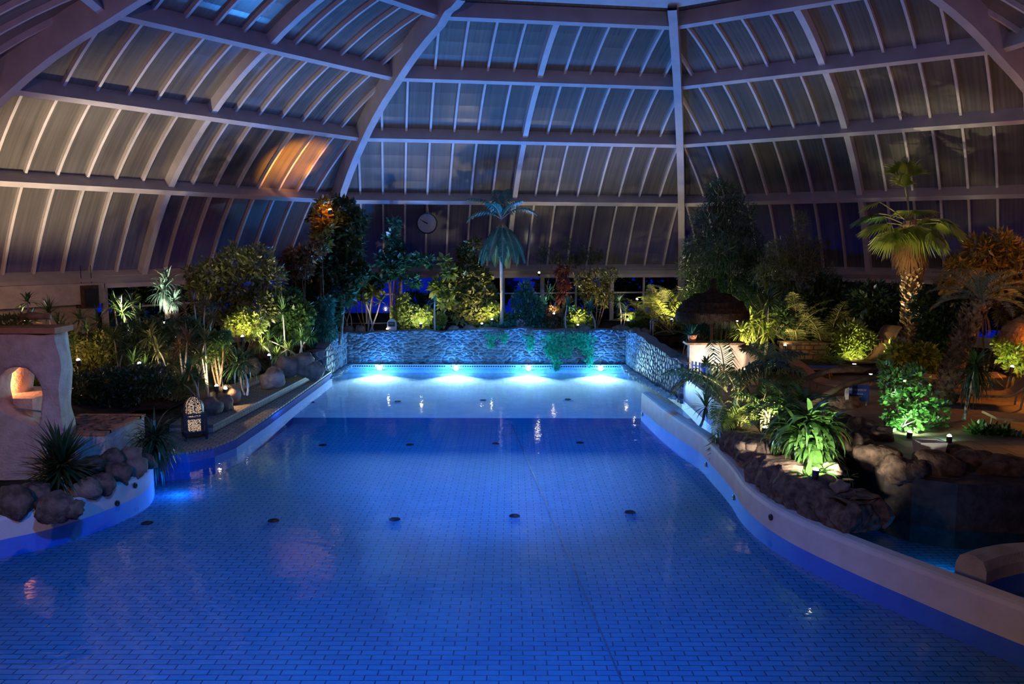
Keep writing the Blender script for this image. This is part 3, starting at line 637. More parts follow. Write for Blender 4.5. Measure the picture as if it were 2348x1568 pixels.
# ------------------------------------------------------------------ stucco grotto kiosk
KY = 14.4
def kp(u, v, y=KY): q = aty(u, v, y); return np.array([q[0], q[2]])
def resample(P, n):
    P = np.array(P + [P[0]]); d = np.r_[0, np.cumsum(np.linalg.norm(np.diff(P, axis=0), axis=1))]; s = np.linspace(0, d[-1], n, endpoint=False)
    return np.c_[np.interp(s, d, P[:, 0]), np.interp(s, d, P[:, 1])]
outer = [kp(*q) for q in ((-170, 768), (-20, 768), (60, 768), (126, 766), (131, 800), (137, 850), (139, 905), (138, 960), (140, 1010), (134, 1060), (120, 1110), (40, 1125), (-60, 1140), (-170, 1150), (-175, 950))]
inner = [kp(*q) for q in ((-6, 862), (10, 848), (40, 842), (68, 844), (82, 858), (90, 882), (97, 915), (101, 945), (99, 968), (84, 978), (60, 975), (36, 962), (10, 946), (-5, 938), (-7, 900))]
NO = 96; a_, b_ = resample(outer, NO), resample(inner, NO)
ib = np.mean(np.array(inner), 0); ang = lambda P: np.arctan2(P[:, 1]-ib[1], P[:, 0]-ib[0])
aa = a_[np.argsort(-ang(a_))]; bb = b_[np.argsort(-ang(b_))]
K = thing('grotto_kiosk', 'pinkish stucco grotto with a rough arch glowing orange inside', 'kiosk', (kp(60, 1100)[0], KY, .3)); KO = np.array([kp(60, 1100)[0], KY, .3])
rows = []
for k in np.linspace(0, 1, 9): q = aa*(1-k) + bb*k; rows.append(np.c_[q[:, 0], np.full(NO, KY), q[:, 1]])
inn = rows[-1].copy(); 
for dy in (.1, .25, .4): r_ = inn.copy(); r_[:, 1] += dy; rows.append(r_)
for k in np.linspace(0, 1, 5)[1:]: q = bb*(1-k) + aa*k; rows.append(np.c_[q[:, 0], np.full(NO, KY+.45), q[:, 1]])
for dy in (.3, .15): r_ = rows[0].copy(); r_[:, 1] += dy; rows.append(r_)
rows.append(rows[0]); G = np.array(rows); G[:-1] += .05*np.stack([vnoise(G[:-1], 2.5), vnoise(G[:-1]+7, 2.5)*1.6, vnoise(G[:-1]+3, 2.5)], -1); G[-1] = G[0]
mb = MB(); mb.grid(G - KO, True); mb.build('arched_wall', M['kiosk'], K, True)
def lumpy_post(u0, v0, u1, v1, y, r, nm):
    p0, p1 = aty(u0, v0, y), aty(u1, v1, y); th = np.arange(20)*PI/10
    G = np.array([[p0+(p1-p0)*s + np.array([r*math.cos(t)*(1+.2*(2*s-1)**2), r*math.sin(t), 0]) for t in th] for s in np.linspace(0, 1, 16)]); G += (.04*vnoise(G, 3))[..., None]*np.array([1, 1, 0])
    mb = MB(); mb.grid(G - KO, True); return mb.build(nm, M['kiosk'], K, True)
lumpy_post(42, 985, 38, 830, 15.6, .27, 'inner_pillar'); lumpy_post(-60, 985, -60, 835, 15.9, .23, 'inner_pillar')
r0 = kp(132, 760); mb = MB(); mb.box(((kp(-170, 760)[0]+r0[0])/2, KY+.22, kp(60, 757)[1]+.0), (r0[0]-kp(-170, 760)[0], .62, .1)); o = mb
V = [v - KO for v in o.v]; o.v = V; o.build('roof_slab', M['clay'], K)
mb = MB(); p = kp(-10, 962); xr = aty(92, 970, 15.0)[0]; mb.box((xr-1.1-KO[0], 1.05, p[1]-.6), (2.2, 1.3, 1.2)); mb.build('inner_bench', M['kiosk'], K)
a, b = aty(-30, 927, KY+.3), aty(106, 945, KY+.3); mb = MB(); mb.tube([a-KO, (a+b)/2-KO-np.array([0, 0, .01]), b-KO], .02, 8); mb.build('grab_rail', M['metal'], K)
for i, (u, v) in enumerate(((58, 956), (76, 962), (93, 962), (66, 938), (84, 942), (98, 936))):
    p = aty(u, v, 15.15); mb = MB(); th = np.arange(14)*PI/7; r = .068
    cy = lambda r, y: np.array([[r*math.cos(q), y, r*math.sin(q)] for q in th])
    mb.grid(np.array([cy(r*.6, .3), cy(r*.6, 0), cy(r, 0), cy(r, .3)]), True)
    tag(mb.build('clay_pipe', M['clay'], None, True, p), 'open clay pipe stacked inside the orange lit grotto', 'pipe', 'clay pipes stacked in the grotto')
# odds and ends on its roof
p = kp(40, 752); mb = MB(); mb.tube([(-.25, 0, 0), (0, .02, .02), (.3, 0, 0)], [.05, .07, .05], 8); tag(mb.build('driftwood', M['wood'], None, True, (p[0], KY+.5, p[1]+.15)), 'piece of driftwood lying on the grotto roof', 'driftwood')
# walled planter filled with broken bark beside it
px0, px1 = -8.6, -7.35
TR = thing('bark_planter', 'low walled planter filled with reddish bark beside the grotto', 'planter', ((px0+px1)/2, 15.55, .0))
w2 = (px1-px0)/2
for sx, sy, dx, dy in ((0, -.72, 2*w2, .2), (0, .72, 2*w2, .2), (w2-.1, 0, .2, 1.24), (-w2+.1, 0, .2, 1.24)):
    mb = MB(); mb.box((sx, sy, .72), (dx, dy, .62)); mb.build('planter_wall', M['kiosk'], TR)
    mb = MB(); mb.box((sx, sy, 1.06), (dx+.04, dy+.06, .05)); mb.build('coping_tile', M['clay'], TR)
mb = MB(); mb.box((0, 0, .8), (2*w2-.35, 1.24, .45)); mb.build('earth_fill', M['soil'], TR)
mb = MB(); rg = np.random.default_rng(5)
for i in range(260):
    x, y = rg.uniform(-w2+.15, w2-.15), rg.uniform(-.6, .6); a = rg.random()*6; l = rg.uniform(.08, .22)
    mb.box((x, y, 1.04+rg.random()*.08), (l, .05+.04*rg.random(), .03), rz=a)
M['bark'] = mat('reddish_bark', (.16, .08, .05), (.34, .18, .12), 6, .9, .15, bump=.8)
o = mb.build('bark_chips', M['bark'], TR); o['kind'] = 'stuff'
mb = MB(); mb.prism([(px0, 14.85), (px1-.03, 14.85), (px1-.03, 16.25), (px0, 16.25)], -.1, .45); struct('trim_5', mb, M['rock'])
# ------------------------------------------------------------------ little white table by the steps
p = onz(560, 862, .62); t = thing('side_table', 'small white oval table top behind the stone steps', 'table', (p[0], p[1], .60))
MB().lathe([(.001, .44), (.36, .44), (.38, .42), (.36, .40), (.001, .40)], 26).build('table_top', M['white_plaster'], t)
MB().lathe([(.02, .4), (.02, .02), (.16, .01), (.16, 0)], 12).build('pedestal', M['black'], t)
# ------------------------------------------------------------------ wall box on the solid wall
nL, tL = facet(-1); d = ray(200, 680); sol = np.linalg.solve(np.array([[d[0], -tL[0]], [d[1], -tL[1]]]), (AX+nL*(AW-.35))[:2]); p = np.array([0, 0, EYE]) + d*sol[0]
t = thing('wall_speaker', 'dark box shaped loudspeaker fixed to the wall left of the glazing', 'loudspeaker', p, math.atan2(tL[1], tL[0]))
mb = MB(); mb.box((0, 0, 0), (.52, .45, .72)); mb.build('cabinet', M['dark_wood'], t)
mb = MB(); mb.box((.02, -.235, -.02), (.40, .02, .56)); mb.build('grille', M['black'], t)
for x in (-.16, .16): MB().tube([(x, 0, .36), (x, 0, .98)], .012, 5).build('suspension_rod', M['black'], t)
# ------------------------------------------------------------------ thatched parasols
def parasol(name, label, x, y, ztop, zrim, r, zb, mt, pole, rows=3, seed=1):
    t = thing(name, label, 'parasol', (x, y, zb)); rg = np.random.default_rng(seed)
    H_ = ztop-zrim; z0 = zrim-zb
    prof = [(.03, H_), (.07, H_*.9), (.11, H_*.74), (.26*r, H_*.62), (.5*r, H_*.57), (.7*r, H_*.46), (.88*r, H_*.30), (.97*r, H_*.14), (.99*r, 0), (.93*r, -.0), (.8*r, H_*.15), (.4*r, H_*.35), (.03, H_*.45)]
    th = np.arange(48)*PI/24; G = np.array([[[rr*math.cos(a), rr*math.sin(a), z+z0] for a in th] for rr, z in prof])
    G[3:9, :, :] += (.03*vnoise(G[3:9], 7))[..., None]*np.array([1, 1, .6])
    mb = MB(); mb.grid(G, True); c = mb.build('canopy', mt, t, False)
    n = 1500; a = rg.random(n)*2*PI; Q = []
    for k, (r0, zz, L) in enumerate(((.5*r, H_*.6, .26), (.80*r, H_*.42, .28), (.97*r, H_*.16, .30))):
        a = rg.random(n)*2*PI; rr = r0*(1+.02*rg.normal(size=n)); l = L*(.5+.6*rg.random(n)); out_ = (.35, .3, .06)[k]
        d = np.stack([np.cos(a), np.sin(a), 0*a], -1); s = np.stack([-np.sin(a), np.cos(a), 0*a], -1)
        p = d*rr[:, None] + np.array([0, 0, z0]) + np.array([0, 0, 1])*(zz+.02*rg.random(n))[:, None]
        e = p + d*(l*out_)[:, None] - np.array([0, 0, 1])*(l*(1-out_*.6))[:, None] + s*(rg.normal(size=n)*.03)[:, None]
        w_ = s*.008; Q.append(np.stack([p-w_, p+w_, e+w_*.4, e-w_*.4], 1))
    mb = MB(); mb.quads(np.concatenate(Q)); mb.build('straw_fringe', mt, c)
    MB().lathe([(.05, 0), (.045, z0+H_*.5)], 10).build('pole', pole, t)
    MB().lathe([(.05, z0+H_*.86), (.10, z0+H_*.92), (.02, z0+H_*1.02)], 10).build('cap', mt, c)
    return t
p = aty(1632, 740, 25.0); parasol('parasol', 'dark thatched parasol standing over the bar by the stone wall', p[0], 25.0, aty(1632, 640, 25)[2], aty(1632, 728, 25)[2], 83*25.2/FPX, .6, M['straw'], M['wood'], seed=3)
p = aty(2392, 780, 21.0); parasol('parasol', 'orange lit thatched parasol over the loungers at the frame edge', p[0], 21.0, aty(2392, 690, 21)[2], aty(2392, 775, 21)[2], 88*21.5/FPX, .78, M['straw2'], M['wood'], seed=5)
# ------------------------------------------------------------------ pool bar
t = thing('pool_bar', 'pale stucco bar with a brown counter under the dark parasol', 'bar', (5.85, 23.9, .6))
zt = aty(1600, 789, 23.9)[2]-.6
mb = MB(); mb.box((0, 0, zt/2), (1.5, .3, zt)); mb.build('back_panel', M['kiosk'], t)
mb = MB(); mb.box((0, .05, zt+.03), (1.7, .55, .06)); mb.build('counter', M['wood'], t)
mb = MB(); mb.box((.85, -.5, zt*.45), (.25, 1.2, zt*.9)); mb.build('return_panel', M['kiosk'], t)
mb = MB(); mb.box((.85, -.5, zt*.9+.03), (.45, 1.3, .06)); mb.build('return_counter', M['wood'], t)
mb = MB(); mb.box((.15, -.65, .28), (.9, .5, .05)); mb.build('shelf', M['wood'], t)
t = thing('slat_gate', 'low blue lit slatted gate at the pool side of the bar', 'gate', (5.05, 23.2, .6))
for k in range(6): mb = MB(); mb.box((.02+k*.075, -k*.12, .3), (.045, .06, .62)); mb.build('slat', M['blue_wall'], t)
mb = MB(); mb.tube([(0, .03, .5), (.4, -.63, .5)], .02, 6); mb.build('rail', M['blue_wall'], t)
M['bluepot'] = mat('blue_glazed_pot', (.05, .12, .35), (.08, .18, .45), 5, .3)
# ------------------------------------------------------------------ steel handrail
y0 = 28.9; q = [aty(1497, 770, y0), aty(1497, 738, y0), aty(1500, 735, y0), aty(1510, 736, y0), aty(1524, 748, y0), aty(1545, 766, y0)]
HR = thing('handrail', 'bent steel handrail above the corner of the stone wall', 'handrail', (q[0][0], y0, q[0][2]-.1)); MB().tube([p-np.array([q[0][0], y0, q[0][2]-.1]) for p in q], .022, 8).build('tube', M['metal'], HR); MB().tube([p-np.array([q[0][0], y0-.5, q[0][2]-.1]) for p in q], .022, 8).build('tube', M['metal'], HR)
# ------------------------------------------------------------------ low stone wall and things on the terraces
M['ochre'] = brickmat('ochre_stone', (.42, .25, .12), (.32, .19, .10), (.14, .08, .05), .28, .16, .02, .85, swap='XZY')
pa, pb = onz(1797, 836, .6), onz(1893, 836, .6)
mb = MB(); mb.box((0, 0, .3), (pb[0]-pa[0], .5, .62)); mb.box((0, 0, .66), (pb[0]-pa[0]+.1, .6, .1)); o = mb.build('garden_wall', M['ochre'], None, False, ((pa[0]+pb[0])/2, pa[1]+.3, .6)); tag(o, 'low ochre stone bench wall behind the bar terrace', 'low wall')
M['towel_blue'] = mat('blue_cloth', (.02, .05, .25), (.03, .07, .32), 8, .8); M['towel_br'] = mat('brown_cloth', (.25, .16, .10), (.34, .22, .14), 8, .85)
M['wicker'] = brickmat('brown_slats', (.30, .15, .07), (.24, .12, .06), (.05, .03, .02), 2.0, .05, .008, .7)
def lounger(loc, rz, label, mt, mf, group=None, back=.75):
    t = thing('sun_lounger', label, 'sun lounger', loc, rz, group)
    prof = [(-1.0, .34), (-.5, .30), (0, .30), (.25, .33), (.55, .33+back*.45), (.95, .33+back)]
    xs = np.linspace(-1, .95, 22); zs = np.interp(xs, [p[0] for p in prof], [p[1] for p in prof]); zs = np.convolve(np.pad(zs, 2, 'edge'), np.ones(5)/5, 'valid')
    mb = MB(); G = np.array([[(x, y, z+dz) for y, dz in ((-.32, 0), (.32, 0), (.32, -.05), (-.32, -.05))] for x, z in zip(xs, zs)]); mb.grid(G, True); mb.f += [np.array([[0, 1, 2, 3]]), np.array([[3, 2, 1, 0]])+4*21]; mb.build('reclining_bed', mt, t)
    for y in (-.34, .34): MB().tube([(x, y, z-.03) for x, z in zip(xs, zs)], .028, 6).build('side_rail', mf, t)
    for x in (-.85, .35):
        for y in (-.3, .3): MB().tube([(x, y, 0), (x+.05, y*1.05, np.interp(x, xs, zs)-.03)], .022, 6).build('leg', mf, t)
    return t
p = onz(2315, 935, .78); lounger((p[0]-.1, p[1]+.2, .78), -.35, 'wooden slatted lounger with a raised back under the orange parasol', M['wicker'], M['wood'], back=.95)
p = onz(2245, 905, .78); lounger((p[0], p[1]+.9, .78), -.2, 'flat orange lit lounger beside the leaning palm trunk', M['towel_br'], M['wood'], back=.1)
p = onz(2400, 990, .78); lounger((p[0]-.1, p[1], .78), -.15, 'low lounger cut by the frame edge near the channel rocks', M['towel_br'], M['wood'], back=.1)
p = onz(1905, 905, .62); lounger((p[0], p[1]+.2, .62), 2.5, 'brown towel covered lounger near the blue signboard', M['towel_br'], M['wood'], back=.5)
p = onz(1835, 862, .6); lounger((p[0], p[1], .6), 2.7, 'lounger with a dark blue towel beside the ochre wall', M['towel_blue'], M['wood'], back=.4)
p = onz(2000, 850, .6); lounger((p[0], p[1]+.3, .6), .4, 'steeply tilted lounger back below the lit shrub', M['wicker'], M['wood'], back=1.1)
# blue signboard
p = onz(1968, 930, .78); t = thing('signboard', 'small blue signboard with faint white writing on the terrace', 'sign', (p[0], p[1]+.1, .78), -.25)
mb = MB(); mb.box((0, 0, .28), (.52, .04, .38)); o = mb.build('board', M['towel_blue'], t)
M['faint'] = mat('faint_white_paint', (.30, .30, .42))
for x in (-.2, .2): mb = MB(); mb.box((x, 0, .05), (.04, .06, .1)); mb.build('foot', M['wood'], t)
for z, w_ in ((.36, .36), (.26, .26), (.20, .20)):
    mb = MB(); rg = np.random.default_rng(int(z*100)); x = -w_/2
    while x < w_/2: l = .02+.015*rg.random(); mb.box((x, -.022, z), (l, .004, .045 if z > .3 else .022)); x += l+.012
    mb.build('painted_lettering', M['faint'], o)
p = onz(1940, 935, .78); mb = MB(); t = thing('terrace_post', 'short half white post in front of the blue signboard', 'post', (p[0], p[1], .78))
mb.box((0, 0, .1), (.07, .07, .2)); mb.build('dark_base', M['wood'], t); mb = MB(); mb.box((0, 0, .35), (.068, .068, .3)); mb.build('white_sleeve', M['white_plaster'], t)
# arched wooden hammock rails
t = thing('hammock_stand', 'dark arched wooden hammock stand spanning the terrace', 'hammock stand', (onz(1900, 925, .62)[0], 18.6, .62)); b0 = np.array([onz(1900, 925, .62)[0], 18.6, .62])
for y, pts in ((18.3, ((1790, 968), (1830, 945), (1880, 912), (1935, 884), (1995, 866), (2050, 858))), (19.6, ((1800, 892), (1850, 868), (1900, 850), (1950, 847), (2010, 851)))):
    P = np.array([aty(u, v, y) for u, v in pts]); s = np.linspace(0, 1, 20); P = np.stack([np.interp(s, np.linspace(0, 1, len(P)), P[:, k]) for k in range(3)], 1)
    MB().tube(P-b0, .07, 8).build('arched_rail', M['dark_wood'], t, True)
# blue green glowing tub among the edge rocks
p = onz(2150, 1040, .85); t = thing('garden_tub', 'pale plastic tub glowing blue green behind the edge rocks', 'tub', (p[0], p[1]+.3, .76))
mb = MB(); mb.grid(np.array([[(x*k, y*k*.7, z) for x, y in ((-1, -1), (1, -1), (1, 1), (-1, 1))] for z, k in ((0, .2), (.25, .24), (.25, .20), (.03, .17))]), True); mb.f.append(np.array([[12, 13, 14, 15]])); mb.build('basin', M['pool_blue'], t)
# round topped plaque stone on the back wall
p = aty(899, 760, 30.8); t = thing('plaque_stone', 'round topped pale stone with a small dark plaque on the wall', 'stone marker', (p[0], p[1], 1.2))
th = np.linspace(0, PI, 14); ol = [(-.17, 0)] + [(-.17*math.cos(a), .32+.17*math.sin(a)) for a in th] + [(.17, 0)]
mb = MB(); n_ = len(ol); G = np.array([[(x, y, z) for x, z in ol] for y in (-.08, .08)]); mb.grid(G); mb.f += [np.array([list(range(n_))]), np.array([list(range(n_))[::-1]])+n_]; mb.build('stone', M['stucco'], t)
mb = MB(); mb.box((0, -.09, .30), (.24, .02, .17)); pq = mb.build('plaque', M['black'], t)
for x in (-.07, -.03, .01, .05): mb = MB(); mb.box((x, -.102, .32), (.022, .004, .05)); mb.build('mark', M['clockface'], pq)
# ------------------------------------------------------------------ plants
def unit(v): return v/(np.linalg.norm(v, axis=-1, keepdims=True)+1e-9)
def rdir(rg, n): return unit(rg.normal(size=(n, 3)))
def leaf_quads(mb, P, D, L, wr, rg, fold=.18, up=None):
    n = len(P); D = unit(D); U = rdir(rg, n)*.7 + np.array([0, 0, 1.]) if up is None else up
    Sd = unit(np.cross(D, U)); Nn = np.cross(Sd, D); L = np.broadcast_to(np.asarray(L, float), (n,))[:, None]
    m = P + D*L*.45 + Nn*L*fold*.5
    mb.quads(np.stack([P, m + Sd*L*wr*.5 - Nn*L*fold, P + D*L - Nn*L*fold*.6, m - Sd*L*wr*.5 - Nn*L*fold], 1))
def cloud(mb, blobs, n, L, wr, rg, hang=0., out=.8, fill=.45):
    """leaves gathered on twigs through rounded masses; blobs (x,y,z,r)"""
    B = np.array(blobs, float); wts = B[:, 3]**2; wts /= wts.sum(); k = rg.choice(len(B), n, p=wts)
    d = rdir(rg, n); rr = B[k, 3]*(fill + (1-fill)*rg.random(n)**.5)*(1 + .28*vnoise(d*2.1 + k[:, None]*1.7, 1.3))
    P = B[k, :3] + d*rr[:, None]*np.array([1, .8, .92])
    D = d*out + rdir(rg, n)*.75 + np.array([0, 0, .15-hang])
    leaf_quads(mb, P, D, L*(.55+.8*rg.random(n)), wr, rg)
def strap(mb, C, az, el, L, w, droop, segs=6, curl=None, taper=.5, vfold=.0):
    """arching strap leaves; all args arrays of n"""
    n = len(az); C = np.broadcast_to(np.asarray(C, float), (n, 3)); h = np.stack([np.cos(az), np.sin(az), 0*az], -1); sd = np.stack([-np.sin(az), np.cos(az), 0*az], -1)
    P = C.copy(); Lf = []; Rf = []
    for i in range(segs+1):
        s = i/segs; ww = w*np.clip(np.sin(PI*(s*(1-.12)+.1))**.6, 0, 1)*(1 if s < taper else 1-((s-taper)/(1-taper))**1.5*.95)
        Lf.append(P + sd*ww[:, None]*.5); Rf.append(P - sd*ww[:, None]*.5)
        e = el - droop*(s**1.3)*1.6; e = np.maximum(e, -1.5)
        P = P + (h*np.cos(e)[:, None] + np.array([0, 0, 1])*np.sin(e)[:, None])*(L/segs)[:, None]
    Lf, Rf = np.array(Lf), np.array(Rf)
    Q = np.stack([Lf[:-1], Rf[:-1], Rf[1:], Lf[1:]], 2).reshape(-1, 4, 3); mb.quads(Q)
def rosette(mb, c, n, L, w, rg, elo=-.3, ehi=1.4, droop=.5, segs=5, taper=.5):
    az = rg.random(n)*2*PI; q = rg.random(n); el = elo + (ehi-elo)*q
    strap(mb, np.asarray(c) + np.c_[rg.normal(size=(n, 2))*.015, -.1*L*(1-q)], az, el, L*(.75+.35*rg.random(n)), np.full(n, w), droop*(.6+.7*rg.random(n)), segs, taper=taper)
def frond(mb, rmb, base, az, el, L, droop, nl, ll, rg, lw=.03, vee=.5, hang=.4, twist=0.):
    """feather palm frond: rachis plus two rows of leaflets"""
    h = np.array([math.cos(az), math.sin(az), 0]); m = 14; P = [np.array(base, float)]; Ts = []
    for i in range(m):
        s = i/m; e = el - droop*s**1.2*1.7; t = h*math.cos(e) + np.array([0, 0, math.sin(e)]); Ts.append(t); P.append(P[-1] + t*L/m)
    P = np.array(P); Ts = np.array(Ts + [Ts[-1]]); rmb.tube(P, np.linspace(.016, .004, len(P))*(.6+L*.3), 4, False)
    s = np.linspace(.16, .99, nl); pos = np.stack([np.interp(s*m, np.arange(m+1), P[:, k]) for k in range(3)], 1); tan = unit(np.stack([np.interp(s*m, np.arange(m+1), Ts[:, k]) for k in range(3)], 1))
    sd = np.array([-h[1], h[0], 0]); nn = unit(np.cross(np.broadcast_to(sd, tan.shape), tan)); nn *= np.sign(nn[:, 2:3]+1e-6)
    for sg in (-1, 1):
        d = unit(sd*sg*.85 + tan*.55 + nn*vee*.5 + rg.normal(size=(nl, 3))*.07); l = ll*np.sin(PI*np.clip(s*.86+.12, 0, 1))**.7*(.85+.3*rg.random(nl)); l = l[:, None]
        wv = tan*lw*.5; mid = pos + d*l*.55; tip = mid + unit(d*(1-hang) + np.array([0, 0, -hang]))*l*.5
        mb.quads(np.stack([pos-wv*.4, pos+wv*.4, mid+wv, mid-wv], 1)); mb.quads(np.stack([mid-wv, mid+wv, tip+wv*.1, tip-wv*.1], 1))
def fan(mb, rmb, base, az, el, pet, R, rg, nseg=34, tilt=0., droop=.25, span=2.5):
    h = np.array([math.cos(az), math.sin(az), 0]); s0 = np.array([-h[1], h[0], 0]); P = [np.array(base, float)]
    for i in range(6):
        e = el - droop*i/6; P.append(P[-1] + (h*math.cos(e) + np.array([0, 0, math.sin(e)]))*pet/6)
    rmb.tube(np.array(P), .018, 4, False); hub = P[-1]; e = el - droop - tilt; f = h*math.cos(e) + np.array([0, 0, math.sin(e)]); nn = np.cross(s0, f); nn = nn if nn[2] > 0 else -nn
    a = np.linspace(-span/2, span/2, nseg+1); Q = []; ln = R*(.74+.26*np.cos(a*.62))*(1+.05*rg.normal(size=nseg+1))
    for i in range(nseg):
        am = (a[i]+a[i+1])/2; da = (a[1]-a[0])*.5
        D = lambda q: f*math.cos(q) + s0*math.sin(q)
        l = ln[i]; i1 = hub + D(am-da)*l*.06; i2 = hub + D(am+da)*l*.06
        m1 = hub + D(am-da)*l*.62 - nn*.03*R; m2 = hub + D(am+da)*l*.62 - nn*.03*R; mc = hub + D(am)*l*.62 + nn*.035*R
        tp = hub + D(am + rg.normal()*.02)*l - np.array([0, 0, 1])*R*(.10+.18*rg.random()) ; ic = hub + D(am)*l*.06
        Q += [[i1, ic, mc, m1], [ic, i2, m2, mc], [m1, mc, tp, tp*.9+m1*.1], [mc, m2, tp*.9+m2*.1, tp]]
    mb.quads(np.array(Q))
L_ = {}
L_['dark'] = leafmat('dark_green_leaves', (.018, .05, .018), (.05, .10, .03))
L_['mid'] = leafmat('mid_green_leaves', (.04, .11, .02), (.10, .20, .04))
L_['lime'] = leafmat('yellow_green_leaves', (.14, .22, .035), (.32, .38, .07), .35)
L_['olive'] = leafmat('olive_leaves', (.10, .13, .03), (.22, .22, .07))
L_['teal'] = leafmat('bluish_green_leaves', (.02, .13, .09), (.05, .24, .15))
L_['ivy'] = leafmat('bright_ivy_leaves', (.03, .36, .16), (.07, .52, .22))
L_['bronze'] = leafmat('bronze_leaves', (.14, .08, .03), (.26, .14, .05))
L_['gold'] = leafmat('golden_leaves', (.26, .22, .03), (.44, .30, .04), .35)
L_['grey'] = leafmat('grey_green_leaves', (.09, .18, .14), (.17, .28, .22))
L_['red'] = leafmat('dark_red_leaves', (.12, .03, .025), (.22, .06, .04))
L_['gloss'] = leafmat('glossy_broad_leaves', (.05, .14, .03), (.11, .26, .05), .25, .2, rough=.25)
L_['skirt'] = leafmat('brown_dead_fronds', (.16, .08, .035), (.28, .15, .07), .2, .04)
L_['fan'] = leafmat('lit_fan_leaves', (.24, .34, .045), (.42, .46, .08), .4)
L_['pale'] = leafmat('pale_straw_fronds', (.30, .19, .09), (.44, .30, .16))
L_['flower'] = leafmat('pale_blossom', (.5, .38, .40), (.6, .5, .5))
M['bark'] = MATS.get('reddish_bark')
M['trunk'] = mat('brown_trunk', (.12, .075, .045), (.24, .16, .10), 10, .9, .15, bump=.8, bsc=25)
M['ptrunk'] = mat('pale_trunk', (.36, .33, .28), (.50, .46, .40), 8, .8, .2, bump=.4)
M['cane'] = mat('bamboo_cane', (.22, .20, .08), (.34, .30, .12), 5, .5, .3)
SEED = [100]
def nrg(): SEED[0] += 1; return np.random.default_rng(SEED[0])
def ground(x, y):
    if y > 30.7 and x < 4.6: return 1.12
    if x < -6.3: return .74 if y > 17 else .35
    if x > 4.9: return .60 if y < 25 or x < 6.3 else .82
    return 1.1
def root(name, label, cat, u, y, zg=None, group=None):
    x = aty(u, 700, y)[0]; z = ground(x, y) if zg is None else zg
    return thing(name, label, cat, (x, y, z), 0, group), np.array([x, y, z])
def pxblobs(bl, y, b, dy=0.): 
    out = []
    for q in bl:
        u, v, r = q[:3]; yy = y + (q[3] if len(q) > 3 else (hash((u, v)) % 7 - 3)*.12*r/60.); p = aty(u, v, yy); out.append((*(p-b), r*np.linalg.norm(p[:2])/FPX))
    return out
def bush(label, u, y, bl, n, L, mt, wr=.5, name='shrub', cat='shrub', zg=None, stems=3, trunk='trunk', hang=0., tr=.03, group=None, fill=.45, multi=True):
    t, b = root(name, label, cat, u, y, zg, group); rg = nrg(); B = pxblobs(bl, y, b)
    mb = MB(); cloud(mb, B, int(n*1.6), L*1.35, wr, rg, hang, fill=fill); mb.build('foliage', L_[mt], t)
    order = sorted(B, key=lambda q: -q[3])[:max(stems, 1)]
    for i, q in enumerate(order):
        e = np.array(q[:3]); s = np.array([rg.normal()*.06, rg.normal()*.06, -.08]); m = s*.4 + e*.6 + rg.normal(size=3)*.08; m[2] = e[2]*.5
        r0 = tr*(1 if i else 1.3)
        tb = MB(); k = np.linspace(0, 1, 9)[:, None]; P = (1-k)**2*s + 2*k*(1-k)*m + k**2*e; tb.tube(P, np.linspace(r0, r0*.35, 9), 6)
        for c in range(4):
            a = P[4+c]; f = a + (rdir(rg, 1)[0]*.8+np.array([0, 0, .3]))*q[3]*.8; tb.tube([a, (a+f)/2+rg.normal(size=3)*.04, f], [r0*.4, r0*.25, r0*.1], 4, False)
        tb.build('trunk' if not i else 'branch', M[trunk], t, True)
    return t
def drac(label, u, y, heads, mt, L=.5, w=.035, n=70, droop=.5, elo=-.5, ehi=1.45, zg=None, trunk='ptrunk', name='dracaena', cat='dracaena', tr=.022, group=None, segs=5, taper=.45, bend=.1):
    """cane plant: one strap rosette (u,v[,dy]) per stem"""
    t, b = root(name, label, cat, u, y, zg, group); rg = nrg()
    for i, hd in enumerate(heads):
        p = aty(hd[0], hd[1], y + (hd[2] if len(hd) > 2 else rg.normal()*.15)) - b; sc = hd[3] if len(hd) > 3 else 1.
        mb = MB(); rosette(mb, p, int(n), L*sc, w*sc**.5, rg, elo, ehi, droop, segs, taper); mb.build('leaf_rosette', L_[mt], t)
        if p[2] > .15:
            s = np.array([rg.normal()*.07, rg.normal()*.05, -.1]); k = np.linspace(0, 1, 8)[:, None]; m = np.array([s[0]+rg.normal()*bend, s[1], p[2]*.5]); P = (1-k)**2*s + 2*k*(1-k)*m + k**2*p
            tb = MB(); tb.tube(P, np.linspace(tr*1.2, tr*.8, 8), 6); tb.build('cane', M[trunk], t, True)
    return t
def palmclump(label, u, y, fr, mt, L, nl=26, ll=.35, lw=.03, zg=None, name='areca_palm', cat='palm', droop=.55, hz=.2, hang=.35, stems=3, elo=.5, ehi=1.35, el=None, group=None, vee=.5):
    """clump of feather fronds from ground: fr = number"""
    t, b = root(name, label, cat, u, y, zg, group); rg = nrg(); mb = MB(); rb = MB()
    for i in range(fr):
        a = rg.random()*2*PI; e = elo+(ehi-elo)*rg.random(); z = hz*rg.random()
        frond(mb, rb, (rg.normal()*.09, rg.normal()*.09, z), a, e, L*(.7+.4*rg.random()), droop*(.7+.5*rg.random()), nl, ll, rg, lw, vee=vee, hang=hang)
    mb.build('fronds', L_[mt], t); rb.build('frond_stalks', M['cane'], t)
    for i in range(stems):
        x, q = rg.normal()*.09, rg.normal()*.09; MB().tube([(x*.6, q*.6, -.1), (x, q, hz*.9+.05)], .025, 6).build('stem', M['cane'], t, True)
    return t
